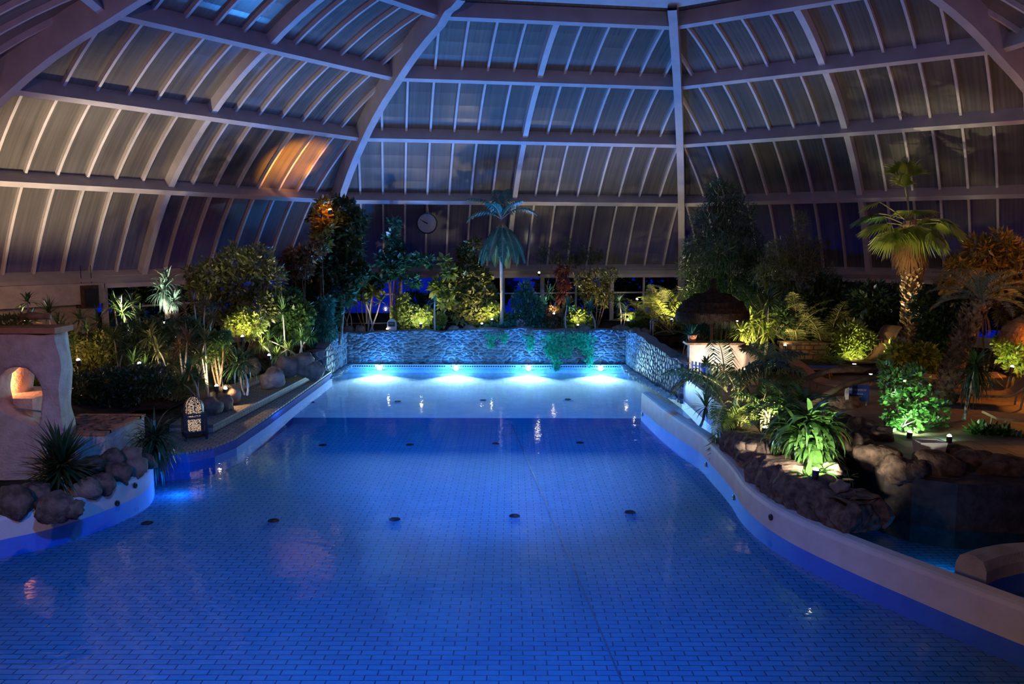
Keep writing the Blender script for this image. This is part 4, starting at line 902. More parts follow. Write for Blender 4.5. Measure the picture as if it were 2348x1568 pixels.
def bamboo(label, u, y, bl, n, mt, canes=9, Lf=.16, zg=None, group=None, name='bamboo', cat='bamboo'):
    t, b = root(name, label, cat, u, y, zg, group); rg = nrg(); B = np.array(pxblobs(bl, y, b)); mb = MB(); cloud(mb, B, int(n*2.0), Lf*1.15, .14, rg, .25, out=.5, fill=.2); mb.build('foliage', L_[mt], t)
    for i in range(canes):
        q = B[rg.integers(len(B))]; s = np.array([rg.normal()*.3, rg.normal()*.25, -.1]); e = q[:3] + rg.normal(size=3)*q[3]*.4; e[2] += q[3]*.3; k = np.linspace(0, 1, 9)[:, None]; m = np.array([s[0]*1.2, s[1]*1.2, e[2]*.7]); P = (1-k)**2*s+2*k*(1-k)*m+k**2*e
        MB().tube(P, np.linspace(.022, .006, 9), 6).build('cane', M['cane'], t, True)
    return t
def hanging(label, pts, n, L, mt, name='trailing_ivy', cat='ivy', dep=.10, wr=.75):
    """leafy curtain hanging down over stone: pts (u, vtop, vbot, halfwidth px, y)"""
    rg = nrg(); c = aty(pts[0][0], pts[0][1], pts[0][4]); t = thing(name, label, cat, c); mb = MB(); vb = MB()
    for u, v0, v1, hw, y in pts:
        a, b_ = aty(u, v0, y)-c, aty(u, v1, y)-c; h = hw*y/FPX; m = int(n/len(pts)); s = rg.random(m)**.8
        P = a + (b_-a)*s[:, None] + np.c_[rg.normal(size=m)*h*.5*(1.15-.6*s), -dep*rg.random(m), rg.normal(size=m)*.03]
        D = np.c_[rg.normal(size=m)*.5, -np.ones(m)*.5, -rg.random(m)*1.1]; leaf_quads(mb, P, D, L*(.6+.7*rg.random(m)), wr, rg)
        for i in range(5): x = rg.normal()*h*.4; vb.tube([a+np.array([x, 0, .05]), (a+b_)/2+np.array([x*.9, -.04, 0]), b_+np.array([x*.6, -.02, .05])], .006, 4, False)
    mb.build('leaves', L_[mt], t); vb.build('vine_stems', M['trunk'], t); return t
# ------------------------------------------------------------------ left bank
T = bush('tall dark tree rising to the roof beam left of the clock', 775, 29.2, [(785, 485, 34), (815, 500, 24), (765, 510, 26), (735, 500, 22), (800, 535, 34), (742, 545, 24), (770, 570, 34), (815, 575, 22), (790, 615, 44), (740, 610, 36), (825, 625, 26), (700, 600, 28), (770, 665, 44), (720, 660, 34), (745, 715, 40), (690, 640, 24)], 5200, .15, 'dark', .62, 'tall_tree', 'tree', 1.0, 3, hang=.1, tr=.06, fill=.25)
bush('broad rounded bush with orange tinged top behind the brown spiky plants', 550, 25.5, [(485, 635, 42), (535, 605, 44), (590, 600, 40), (625, 640, 34), (560, 660, 52), (495, 700, 46), (600, 700, 46), (545, 735, 40), (450, 660, 26), (440, 625, 18)], 5200, .11, 'olive', .5, stems=5, tr=.035, fill=.3)
bush('tree with orange lit sprays reaching out from the tall dark tree', 690, 27.6, [(700, 590, 26), (672, 588, 22), (725, 575, 22), (690, 615, 26), (655, 610, 20)], 1300, .11, 'bronze', .6, 'shrub', 'shrub', 1.0, 3)
bush('leafy green shrub lit from below beside the pale spiky rosette', 655, 26.4, [(660, 690, 30), (690, 720, 28), (650, 735, 30), (680, 760, 26), (630, 700, 26)], 2200, .12, 'mid', .55, stems=3)
bush('glossy shrub with yellow lit leaves at mid left bank', 555, 24.4, [(540, 745, 22), (560, 730, 22), (570, 760, 18), (590, 740, 22)], 1100, .10, 'lime', .5)
bush('dark leafy thicket under the bronze spiky plants', 420, 21.5, [(330, 800, 40), (390, 800, 46), (450, 800, 36), (300, 770, 32), (360, 760, 34), (430, 760, 34), (270, 815, 30)], 4200, .085, 'dark', .5, stems=4, zg=.7)
bush('dim green shrub beside the warm twin bank lamps', 235, 20.8, [(190, 800, 34), (240, 790, 36), (215, 835, 30), (270, 840, 30), (170, 840, 24)], 2800, .085, 'olive', .5, stems=4, zg=.7)
bush('black green shrub right behind the bark planter', 250, 18.6, [(190, 890, 36), (250, 880, 40), (310, 880, 40), (360, 870, 36), (220, 915, 30), (290, 915, 30)], 3600, .075, 'dark', .5, stems=4, zg=.6)
drac('white lit yucca standing tall before the left glazing', 385, 23.4, [(382, 648), (372, 668, 0, .9), (398, 690, .1, .8)], 'grey', .62, .045, 75, .75, -.9, 1.45, name='yucca', cat='yucca', tr=.05)
drac('bronze spiky dracaenas in front of the broad bush', 455, 22.6, [(425, 712), (470, 700), (445, 690), (488, 730), (415, 750), (460, 760), (395, 735)], 'bronze', .42, .022, 60, .45)
drac('dark crowned dracaena above the wall speaker light patch', 330, 22.8, [(318, 720), (300, 695)], 'dark', .45, .03, 55, .5)
drac('dark spiky plant in front of the solid left wall', 115, 20.6, [(112, 715), (135, 745)], 'dark', .5, .028, 60, .5, name='yucca', cat='yucca')
drac('dark spiky plant beneath the wall speaker', 185, 20.9, [(183, 730), (200, 760)], 'dark', .48, .028, 60, .5, name='yucca', cat='yucca')
drac('dark spiky plant left of the first window post', 222, 21.3, [(225, 735), (245, 770)], 'dark', .48, .028, 60, .5, name='yucca', cat='yucca')
drac('thin dark palm seedling near the solid wall', 60, 20.0, [(62, 690)], 'dark', .4, .05, 26, .7)
bush('small potted leafy plant on the grotto roof', 30, 14.9, [(18, 742, 14), (50, 738, 12), (68, 735, 10)], 220, .10, 'olive', .35, zg=2.98, stems=2, tr=.01, name='leafy_plant', cat='plant')
drac('green spiky plant seen through the grotto arch', 84, 17.6, [(82, 890), (60, 905)], 'mid', .5, .04, 60, .6, zg=.4, name='yucca', cat='yucca')
drac('grassy drooping plant lit green behind the lantern', 500, 21.2, [(497, 800), (515, 815), (485, 830)], 'lime', .62, .02, 90, .85, -.2, 1.4, name='grass_palm', cat='palm')
drac('drooping strap leaved plant overhanging the stone steps', 545, 20.9, [(545, 832, 0, 1.2), (560, 825, .1, 1.0)], 'dark', .6, .03, 95, .95, -.9, 1.3, name='strap_plant', cat='plant')
bush('white speckled lit shrub just behind the lantern', 495, 20.8, [(488, 780, 20), (510, 775, 16), (480, 810, 18)], 700, .09, 'mid', .45)
drac('star shaped dracaena on a thin pale stem at the bank edge', 650, 25.3, [(648, 715, 0, 1.15)], 'mid', .55, .028, 70, .55)
drac('low dracaena pair leaning by the stone wall corner', 685, 25.2, [(690, 775), (712, 770, .1, .9), (615, 780, 0, 1.0), (640, 790)], 'mid', .48, .03, 70, .6)
drac('yellow lit grassy tuft around the bank lamp', 620, 24.8, [(600, 790), (635, 815), (660, 800)], 'lime', .42, .022, 70, .8, zg=.9, name='grass_tuft', cat='grass')
bush('blue lit weeping shrub hanging at the stone wall corner', 735, 28.2, [(735, 735, 24), (750, 760, 20), (725, 770, 22), (745, 700, 22)], 1900, .13, 'teal', .3, hang=.8, stems=2)
drac('palm like tuft behind the lantern dome', 445, 19.4, [(432, 850), (455, 868), (420, 880)], 'mid', .5, .03, 60, .6, zg=.55)
palmclump('dark fern fronds over the dark alcove beside the planter', 380, 19.6, 12, 'olive', 1.0, 22, .16, .03, .6, 'fern', 'fern', .8)
# foreground yuccas at the white platform
drac('large dark spiky yucca in front of the stucco grotto', 140, 13.5, [(142, 1058, 0, 1.2), (130, 1085, .1, 1.)], 'dark', .66, .045, 150, .25, -.5, 1.3, zg=.36, name='yucca', cat='yucca', tr=.04)
MB().tube([(0, 0, 0), (.02, 0, .25), (.05, .02, .42)], [.10, .09, .07], 9).build('yucca_stump', M['trunk'], None, True, aty(148, 1050, 13.9)).__setitem__('label', 'dark cut yucca stump leaning on the grotto foot'); bpy.data.objects['yucca_stump']['category'] = 'stump'
drac('drooping dark yucca hanging over the end of the white platform', 360, 15.9, [(358, 1000, 0, 1.2), (350, 1030, -.1, 1.1)], 'dark', .62, .04, 150, 1.05, -1.2, 1.3, zg=.4, name='yucca', cat='yucca', tr=.04)
for u, y, hd, mt_, lb in ((130, 20.2, [(125, 790), (150, 770)], 'dark', 'dark yucca rising between the grotto and the twin lamps'), (172, 20.6, [(170, 775), (150, 815)], 'olive', 'dim yucca right beside the twin bank lamps'), (262, 20.4, [(262, 775), (285, 800)], 'dark', 'spiky plant in the middle of the dim bank'),
        (305, 19.6, [(305, 830), (330, 850)], 'dark', 'low spiky plant above the bark planter'), (365, 20.2, [(362, 800), (345, 770), (385, 830)], 'olive', 'olive spiky clump in front of the white lit yucca'), (410, 20.4, [(412, 800), (430, 780)], 'bronze', 'bronze spiky clump left of the lantern'), (465, 20.3, [(462, 815), (470, 780)], 'olive', 'olive spiky clump right above the lantern'), (285, 22.2, [(280, 715), (262, 700)], 'dark', 'dark spiky plant before the first glazed bay')):
    drac(lb, u, y, hd, mt_, .52, .03, 65, .55, name='yucca', cat='yucca')
bush('leafy orange lit spray close around the orange rib lamp', 738, 28.6, [(742, 470, 16), (735, 500, 18), (748, 520, 16), (738, 555, 20), (730, 530, 14)], 420, .15, 'gold', .6, 'leaf_spray', 'shrub', 1.0, 2)
# ------------------------------------------------------------------ back bed
bush('slender sparse tree with two dark stems left of the clock', 897, 32.3, [(906, 512, 12), (900, 545, 16), (908, 575, 20), (885, 600, 18), (925, 600, 18), (960, 595, 14), (985, 600, 10), (905, 620, 20), (945, 645, 16), (875, 640, 12), (870, 590, 8)], 900, .17, 'teal', .6, 'small_tree', 'tree', stems=5, tr=.045, fill=.15)
bush('leafy conical bush with pale leaves beside the palm', 1075, 32.4, [(1068, 575, 18), (1088, 560, 12), (1075, 610, 26), (1055, 640, 28), (1095, 640, 30), (1070, 680, 36), (1110, 680, 30), (1095, 715, 34), (1055, 715, 26)], 3400, .15, 'olive', .6, tr=.04)
bush('sparse pale leaved sapling left of the conical bush', 1010, 31.9, [(1022, 598, 10), (1030, 625, 12), (1012, 650, 16), (1000, 660, 14), (1020, 690, 16), (1030, 670, 12)], 420, .17, 'lime', .6, 'sapling', 'tree', stems=2, trunk='ptrunk', tr=.03)
drac('white stemmed small plant on the wall top', 995, 31.0, [(997, 690, 0, .7)], 'teal', .5, .05, 24, .5, trunk='ptrunk', tr=.035, name='young_plumeria', cat='plant')
bush('bright low hedge glowing under the window post', 955, 31.6, [(915, 715, 18), (945, 720, 22), (975, 725, 22), (1005, 735, 18), (930, 740, 18), (965, 745, 18), (925, 690, 14)], 2600, .10, 'lime', .55, stems=3)
bush('dark shrub behind the bright low hedge', 975, 33.4, [(950, 690, 22), (985, 695, 24), (1010, 710, 20)], 1200, .12, 'dark', .5)
drac('pale branching plumeria with broad yellow lit leaves', 845, 31.5, [(836, 688, 0, 1.), (872, 690, .3, .8), (855, 668, .5, .8)], 'lime', .55, .13, 17, .55, -.3, 1.2, name='plumeria', cat='tree', tr=.03, bend=.3)
drac('thin stemmed dark dracaenas in front of the dark corner', 795, 31.6, [(795, 705), (770, 695), (812, 690)], 'olive', .45, .03, 50, .6, trunk='ptrunk')
bush('yellow tinged broad leaved shrub above the branching plumeria', 840, 33.0, [(830, 660, 24), (858, 655, 18), (805, 665, 20)], 900, .17, 'olive', .5)
bush('small lit shrub below the slim blue palm', 1130, 32.0, [(1130, 715, 20), (1110, 735, 18), (1150, 735, 18)], 1000, .13, 'lime', .6)
bush('dark ground cover on the wall top beneath the blue palm', 1150, 31.1, [(1135, 755, 14), (1160, 755, 14), (1180, 748, 12), (1110, 758, 10)], 900, .08, 'teal', .6, stems=1)
bush('teal shrub with curving pale twigs right of the blue palm', 1210, 31.9, [(1195, 690, 24), (1225, 700, 26), (1210, 730, 26), (1245, 730, 20), (1185, 730, 20), (1205, 665, 16)], 2300, .10, 'teal', .45, stems=4, trunk='ptrunk', tr=.02)
drac('teal crowned dracaena above the teal shrub', 1210, 32.2, [(1208, 658, 0, 1.1), (1258, 672, .2, 1.)], 'teal', .48, .03, 55, .5)
bush('dark red leaved shrub hanging before the end windows', 1290, 32.6, [(1288, 620, 12), (1292, 650, 13), (1288, 680, 10)], 420, .15, 'red', .3, hang=.5, stems=2)
bamboo('wispy tall shrub above the red leaved shrub', 1290, 33.8, [(1280, 590, 16), (1300, 560, 16), (1310, 600, 20), (1250, 570, 14), (1240, 590, 14), (1330, 590, 16)], 900, 'dark', 6, .13)
bush('bare upright dark shrub against the pale end glazing', 1345, 33.6, [(1340, 570, 14), (1355, 590, 16), (1330, 590, 14), (1375, 585, 12)], 420, .10, 'dark', .25, stems=9, tr=.03, fill=.1)
bush('brown green thin shrub before the second window post', 1370, 32.8, [(1370, 640, 26), (1350, 670, 26), (1385, 680, 24), (1400, 630, 18), (1335, 640, 18)], 1500, .09, 'olive', .4, stems=5)
drac('teal rosette plant on a pale curved trunk above the ivy', 1355, 31.3, [(1352, 712, 0, 1.15)], 'teal', .5, .055, 46, .75, -.3, 1.4, trunk='ptrunk', tr=.03, bend=.35)
drac('darker teal rosette plant next to the curved trunk', 1303, 31.5, [(1302, 700, 0, 1.)], 'teal', .5, .05, 44, .75, -.3, 1.4, trunk='ptrunk', tr=.03)
bush('bright flecked shrub behind the two teal rosettes', 1325, 32.3, [(1325, 725, 20), (1310, 740, 16), (1345, 740, 14)], 800, .12, 'lime', .6)
bush('brown lit shrub behind the ivy top', 1262, 31.8, [(1268, 715, 16), (1262, 735, 14)], 500, .10, 'bronze', .6)
drac('dim yucca with drooping leaves left of the lit cycads', 1420, 31.8, [(1420, 690, 0, 1.1), (1435, 715, .1, .9)], 'grey', .5, .035, 70, .8, name='yucca', cat='yucca')
bush('rounded bright green shrub near the handrail', 1465, 31.6, [(1463, 730, 16), (1450, 742, 12), (1478, 742, 12)], 900, .09, 'mid', .6)
palmclump('lit feathery cycad closest to the handrail', 1535, 31.6, 16, 'lime', 2.1, 30, .42, .04, 1.1, droop=.6, hz=.6)
palmclump('dark centred cycad between the shrub and the lit palm', 1502, 31.9, 18, 'olive', 1.8, 30, .34, .035, 1.1, 'cycad', 'cycad', .5, hz=.7)
palmclump('arching pale palm in the corner beside the dark parasol', 1565, 32.6, 13, 'lime', 2.3, 30, .46, .04, 1.1, droop=.7, hz=.6)
tb_, b_ = root('flower_ball', 'pinkish round flower head on the wall top by the teal shrub', 'flower', 1193, 31.1)
mb = MB(); p_ = aty(1193, 742, 31.1)-b_; cloud(mb, [(*p_, .15)], 260, .05, .7, nrg(), fill=.8); mb.build('flower_head', L_['flower'], tb_); MB().tube([(0, 0, -.05), p_], .012, 5).build('stem', M['trunk'], tb_)
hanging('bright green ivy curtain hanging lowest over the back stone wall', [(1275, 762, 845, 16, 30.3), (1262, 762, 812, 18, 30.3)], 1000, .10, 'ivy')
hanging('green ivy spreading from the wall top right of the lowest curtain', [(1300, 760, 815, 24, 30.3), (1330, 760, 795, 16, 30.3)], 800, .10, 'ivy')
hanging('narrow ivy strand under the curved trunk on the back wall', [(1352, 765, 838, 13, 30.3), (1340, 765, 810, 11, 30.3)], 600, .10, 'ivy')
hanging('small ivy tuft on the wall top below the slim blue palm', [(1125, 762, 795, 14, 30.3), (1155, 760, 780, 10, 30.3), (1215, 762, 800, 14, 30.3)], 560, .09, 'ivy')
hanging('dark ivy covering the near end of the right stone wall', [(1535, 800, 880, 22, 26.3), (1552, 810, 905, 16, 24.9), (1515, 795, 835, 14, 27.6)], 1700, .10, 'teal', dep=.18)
# slim blue palm
y = 31.7; t, b = root('slim_palm', 'slim palm with blue green crown and skirt of hanging fronds before the end glazing', 'palm', 1150, y)
rg = nrg(); top = aty(1150, 503, y)-b; MB().tube([(0, 0, -.1), (.02, 0, 1.), aty(1149, 600, y)-b, top], [.09, .065, .06, .05], 10).build('trunk', M['ptrunk'], t, True)
mb = MB(); rb = MB()
for az, el, L, dr in ((2.75, 1.0, 1.75, .75), (.35, .75, 1.6, .9), (3.0, .62, 1.5, 1.0), (1.2, 1.3, 1.35, .35), (2.0, 1.35, 1.3, .4), (-.4, 1.1, 1.1, .6), (4.2, 1.0, 1.2, .7)): frond(mb, rb, top, az, el, L, dr, 34, .42, rg, .04, .5, .55)
mb.build('upright_fronds', L_['teal'], t); mb2 = MB()
for i in range(17): a = i*2*PI/11+.2; frond(mb2, rb, top-np.array([0, 0, .12]), a, -.95+.25*rg.random(), 1.7+.2*rg.random(), .4, 44, .40, rg, .06, .15, .8)
mb2.build('hanging_fronds', L_['teal'], t); rb.build('frond_stalks', M['ptrunk'], t)
mb = MB(); leaf_quads(mb, np.tile(top-np.array([0, .08, .1]), (16, 1))+rg.normal(size=(16, 3))*.03, np.c_[rg.normal(size=16)*.4, -.4*np.ones(16), -np.ones(16)], .42, .16, rg); mb.build('flower_spray', L_['pale'], t)
# ------------------------------------------------------------------ right bank
bamboo('huge dark bamboo clump rising beside the white corner rib', 1650, 31.2, [(1660, 455, 40), (1640, 430, 24), (1630, 510, 46), (1690, 500, 44), (1650, 570, 60), (1715, 560, 40), (1600, 610, 44), (1680, 620, 50), (1735, 610, 36), (1590, 560, 22), (1640, 660, 48), (1700, 675, 46), (1600, 665, 34), (1745, 660, 34)], 7000, 'dark', 14, .21)
bamboo('smaller brown bamboo right of the huge clump', 1815, 29.6, [(1835, 505, 16), (1830, 545, 22), (1790, 580, 34), (1850, 590, 36), (1870, 560, 14), (1820, 630, 44), (1760, 630, 34), (1890, 630, 26), (1800, 690, 44), (1860, 690, 40), (1760, 700, 38), (1910, 680, 34)], 4600, 'olive', 8, .18)
palmclump('tall dim areca palm behind the dark parasol', 1745, 28.6, 15, 'mid', 2.0, 28, .42, .035, .8, hz=.9)
palmclump('dim areca palm between the parasol and the fan palm', 1820, 28.0, 15, 'olive', 1.9, 28, .42, .035, .8, hz=.8)
palmclump('dark areca palm just left of the fan palm trunk', 1990, 27.4, 15, 'dark', 1.9, 28, .42, .035, .8, hz=.8)
palmclump('areca palm above the bright yellow shrub', 1905, 27.6, 15, 'olive', 1.9, 28, .42, .035, .8, hz=.7)
palmclump('narrow dark palm right behind the parasol tip', 1610, 29.6, 12, 'dark', 1.8, 26, .4, .035, .8, hz=.9)
drac('broad strap leaved plant brightly lit right of the parasol pole', 1715, 25.9, [(1722, 738, 0, 1.25), (1748, 728, .1, 1.2), (1700, 760, -.1, 1.), (1760, 760, 0, 1.)], 'lime', .75, .055, 60, .75, -.8, 1.3, name='dracaena', trunk='cane')
drac('dark crowned yucca rising behind the lit strap leaves', 1762, 26.8, [(1760, 690, 0, 1.1)], 'dark', .7, .04, 75, .6, name='yucca', cat='yucca', tr=.04)
drac('teal spiky plant behind the bar counter', 1575, 25.4, [(1580, 765, .2, .9), (1606, 758, .2, 1.), (1592, 776, .2, .9), (1625, 770, .3, 1.)], 'teal', .55, .03, 75, .5, name='yucca', cat='yucca')
bush('dense dark hedge of shrubs below the right glazing', 1890, 28.4, [(1840, 700, 46), (1895, 680, 48), (1950, 700, 46), (1900, 745, 46), (1790, 730, 40)], 2600, .15, 'dark', .5, stems=5)
bush('dark shrub filling the gap left of the fan palm', 2015, 27.2, [(2000, 690, 40), (2030, 720, 38), (1995, 750, 36), (2045, 680, 26)], 1800, .15, 'dark', .5, stems=3)
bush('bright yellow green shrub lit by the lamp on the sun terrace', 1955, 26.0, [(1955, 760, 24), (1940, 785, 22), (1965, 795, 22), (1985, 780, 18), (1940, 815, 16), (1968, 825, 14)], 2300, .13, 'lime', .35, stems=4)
palmclump('small fan leaved plant beside the bright shrub', 1925, 25.6, 9, 'lime', .9, 14, .3, .03, .6, 'lady_palm', 'palm', .5, .2)
bush('dark dense shrub between the fan palm and the leaning palm', 2150, 24.6, [(2130, 700, 36), (2170, 680, 34), (2150, 750, 40), (2190, 740, 34), (2130, 790, 26)], 3000, .12, 'dark', .5, stems=4)
bush('shrub with small warm lit leaves around the fan palm base', 2090, 23.2, [(2060, 805, 22), (2120, 815, 24), (2090, 840, 22), (2040, 830, 18), (2140, 850, 20), (2065, 860, 20)], 1900, .12, 'lime', .6, stems=3)
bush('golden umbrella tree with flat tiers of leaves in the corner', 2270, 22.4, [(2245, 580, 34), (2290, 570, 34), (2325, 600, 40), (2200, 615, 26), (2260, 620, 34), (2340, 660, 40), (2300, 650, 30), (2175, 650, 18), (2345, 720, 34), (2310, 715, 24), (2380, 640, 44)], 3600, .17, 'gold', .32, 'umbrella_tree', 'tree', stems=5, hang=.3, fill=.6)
bush('lit climber leaves below the orange parasol', 2325, 21.6, [(2320, 800, 26), (2340, 780, 22), (2335, 830, 22), (2300, 790, 16)], 1300, .12, 'lime', .5)
# fan palm
y = 26.0; t, b = root('fan_palm', 'tall fan palm with a shaggy brown skirt under its green fans', 'palm', 2092, y, .75); rg = nrg()
tp = aty(2085, 505, y)-b; tl = aty(2092, 610, y)-b; P = np.array([(0, 0, -.1), (.02, 0, 1.), tl*.6+tp*.0+np.array([0, 0, .3]), tl, tp])
k = np.linspace(0, 1, 40); PT = np.stack([np.interp(k, np.linspace(0, 1, 5), P[:, i]) for i in range(3)], 1); MB().tube(PT, .25+.03*np.cos(k*90)-.06*k, 14).build('trunk', M['trunk'], t)
mb = MB(); n = 520; s = rg.random(n); a = rg.random(n)*2*PI; c = np.stack([np.interp(s, np.linspace(0, 1, 4), P[:4, i]) for i in range(3)], 1); d = np.c_[np.cos(a), np.sin(a), .9*np.ones(n)]
leaf_quads(mb, c+np.c_[np.cos(a), np.sin(a), 0*a]*.22, d, .19, .55, rg, .1); mb.build('leaf_bases', L_['pale'], t)
mb = MB(); n = 1500; a = rg.random(n)*2*PI; s = rg.random(n); c0 = tl + (tp-tl)*(.1+.75*s)[:, None]; r = .16+.22*np.sin(PI*np.clip(s, .1, .9)); 
c0 = c0+np.c_[np.cos(a)*r, np.sin(a)*r, 0*a]; e = c0+np.c_[np.cos(a)*.10, np.sin(a)*.10, -.30-.30*rg.random(n)]+rg.normal(size=(n, 3))*.06; sd = np.c_[-np.sin(a), np.cos(a), 0*a]*.018; mb.quads(np.stack([c0-sd, c0+sd, e+sd*.4, e-sd*.4], 1)); mb.build('dead_frond_skirt', L_['skirt'], t)
FL = [(-PI/2, -.25, .45, .95, .5), (-PI/2-.95, -.1, .55, .8, .55), (PI+.15, .25, .75, .85, .35), (PI-.4, .35, .9, .85, .4), (PI+.55, -.15, .8, .8, .6), (.0, .25, .9, .95, .45), (-.35, .1, .85, .9, .5), (.5, .3, .95, .95, .4), (-.9, -.1, .7, .8, .55), (1.4, 1.25, 1.45, .85, -.3), (1.9, 1.45, 1.15, .62, -.1), (PI-.9, .5, .9, .8, .4), (1.0, .5, .9, .85, .4), (2.9, .75, 1.1, .6, .8)]
for i, (az, el, pet, R, tl_) in enumerate(FL):
    mb = MB(); rb = MB(); fan(mb, rb, tp-np.array([0, 0, .1*(i % 3)]), az, el, pet, R*1.05, rg, 34, tl_); f = mb.build('fan_leaf', L_['fan'] if i not in (3, 11) else L_['mid'], t); rb.build('leaf_stalk', M['cane'], f)
# leaning palm
y = 19.6; t, b = root('leaning_palm', 'leaning rough trunked palm with blue grey feather fronds', 'palm', 2180, y, .75); rg = nrg()
tp = aty(2248, 690, y)-b; k = np.linspace(0, 1, 30)[:, None]; P = (1-k)**2*np.array([-.02, 0, -.1]) + 2*k*(1-k)*(tp*np.array([.25, .5, .5])) + k**2*tp; MB().tube(P, np.linspace(.27, .17, 30)+.02*np.cos(np.arange(30)*2.2), 14).build('trunk', M['trunk'], t)
mb = MB(); n = 420; s = rg.random(n); i_ = (s*29).astype(int); a = rg.random(n)*2*PI; leaf_quads(mb, P[i_]+np.c_[np.cos(a), np.sin(a), 0*a]*.2, np.c_[np.cos(a), np.sin(a), 1.1*np.ones(n)], .17, .6, rg, .1); mb.build('leaf_bases', M['trunk'], t)
mb = MB(); rb = MB()
for i in range(22): a = i*2.4; frond(mb, rb, tp, a, .2+1.1*(i/22), 1.15+.3*rg.random(), .75, 34, .22, rg, .018, .9, .2)
mb.build('fronds', L_['grey'], t); mb = MB()
for i in range(9): frond(mb, rb, tp-np.array([0, 0, .1]), i*.7, -.9, .8, .5, 30, .07, rg, .008, .2, .9)
mb.build('dead_fronds', L_['skirt'], t); rb.build('frond_stalks', M['trunk'], t)
bush('white branched fig shrub lit green from its foot on the channel edge', 2080, 16.6, [(2050, 880, 34), (2090, 870, 34), (2060, 930, 40), (2110, 920, 38), (2085, 970, 40), (2140, 975, 30), (2045, 985, 26), (2120, 1010, 28), (2035, 845, 18), (2150, 940, 24), (2165, 1005, 18)], 1200, .078, 'gloss', .8, 'fig_shrub', 'shrub', .78, 6, 'ptrunk', tr=.032, fill=.3)
drac('shaggy dark yucca on a thin pale stem before the loungers', 2232, 17.4, [(2238, 835, 0, 1.2), (2232, 860, .1, 1.1)], 'dark', .62, .032, 110, .9, -1.2, 1.3, zg=.78, name='yucca', cat='yucca', tr=.028)
bush('dim leafy shrub on the edge rocks below the loungers', 2270, 16.0, [(2250, 1000, 26), (2290, 1010, 28), (2320, 1020, 24), (2235, 1030, 18)], 1300, .10, 'mid', .6, zg=.78)
# island plants
palmclump('dark drooping kentia palm at the far tip of the island', 1685, 17.0, 12, 'dark', 1.55, 30, .45, .035, .9, 'kentia_palm', 'palm', .8, .75, .6, 2, elo=.3)
palmclump('lit kentia palm with thin stems beside the low island lamp', 1757, 16.2, 12, 'mid', 1.2, 28, .38, .032, .9, 'kentia_palm', 'palm', .8, .55, .5, 5, elo=.2)
palmclump('low yellowish palm seedling lit at the rock edge', 1700, 16.6, 10, 'lime', .75, 18, .26, .03, .9, 'palm_seedling', 'palm', .8, .1, .5, 2, elo=.2, ehi=1.2)
palmclump('feathery palm fronds spreading over the terrace edge', 1830, 15.6, 10, 'mid', 1.0, 28, .30, .03, .9, 'kentia_palm', 'palm', .7, .5, .4, 3, elo=.1, ehi=1.1)
palmclump('upper dim palm crown above the lit kentia stems', 1770, 16.8, 9, 'olive', 1.0, 26, .4, .032, .9, 'kentia_palm', 'palm', .9, 1.25, .5, 3, elo=.3)
drac('broad leaved dracaena brightly lit by the corner lamp', 1862, 13.6, [(1862, 960, 0, 1.15), (1832, 985, .15, 1.1), (1892, 975, .1, 1.1), (1860, 1015, -.1, 1.05), (1880, 1035, 0, 1.)], 'gloss', .56, .085, 60, .95, -1.1, 1.2, zg=.9, trunk='cane', tr=.022)
drac('dark broad leaved dracaena leaning above the rock face', 1815, 14.3, [(1812, 945, 0, 1.1), (1795, 980, 0, 1.), (1840, 925, .1, 1.1)], 'mid', .54, .08, 54, .95, -1.0, 1.2, zg=.9, trunk='cane', tr=.022)
drac('low rosette of broad leaves around the brightest lamp', 1860, 12.75, [(1850, 1088, 0, .8), (1885, 1078, .1, .8)], 'gloss', .42, .085, 20, .8, -.2, 1.1, zg=.95, name='broad_leaf_rosette', cat='plant')
drac('tiny spiky tuft growing out of the channel side rock', 1948, 13.1, [(1945, 1095, 0, .7)], 'lime', .28, .014, 30, .6, zg=.8, name='grass_tuft', cat='grass')
drac('small dark spiky plant at the divider tip by the blue wall', 1620, 19.5, [(1618, 930, 0, 1.)], 'dark', .55, .035, 46, .6, zg=.1, name='yucca', cat='yucca', tr=.03)
hanging('drooping palm leaf over the divider at the island tip', [(1645, 992, 1030, 7, 16.9)], 90, .32, 'olive', 'hanging_leaf', 'palm leaf', .05, .12)
# planted pots at the bar
p = aty(1587, 787, 23.9); t = thing('potted_plant', 'small terracotta pot with a dark plant on the bar counter', 'potted plant', (p[0], 23.9, p[2]+.0)); MB().lathe([(.001, 0), (.09, 0), (.13, .22), (.14, .25), (.115, .25), (.10, .2), (.001, .2)], 18).build('pot', M['clay'], t, True)
mb = MB(); rosette(mb, (0, 0, .2), 40, .42, .025, nrg(), .2, 1.45, .4); mb.build('leaves', L_['teal'], t)
t = thing('potted_agave', 'tall blue glazed pot with a dark agave beside the slatted gate', 'potted plant', (5.38, 22.9, .6)); MB().lathe([(.001, 0), (.11, 0), (.13, .4), (.14, .6), (.11, .6), (.001, .55)], 18).build('pot', M['bluepot'], t, True)
mb = MB(); rosette(mb, (0, 0, .6), 26, .34, .05, nrg(), -.2, 1.4, .3); mb.build('leaves', L_['dark'], t)
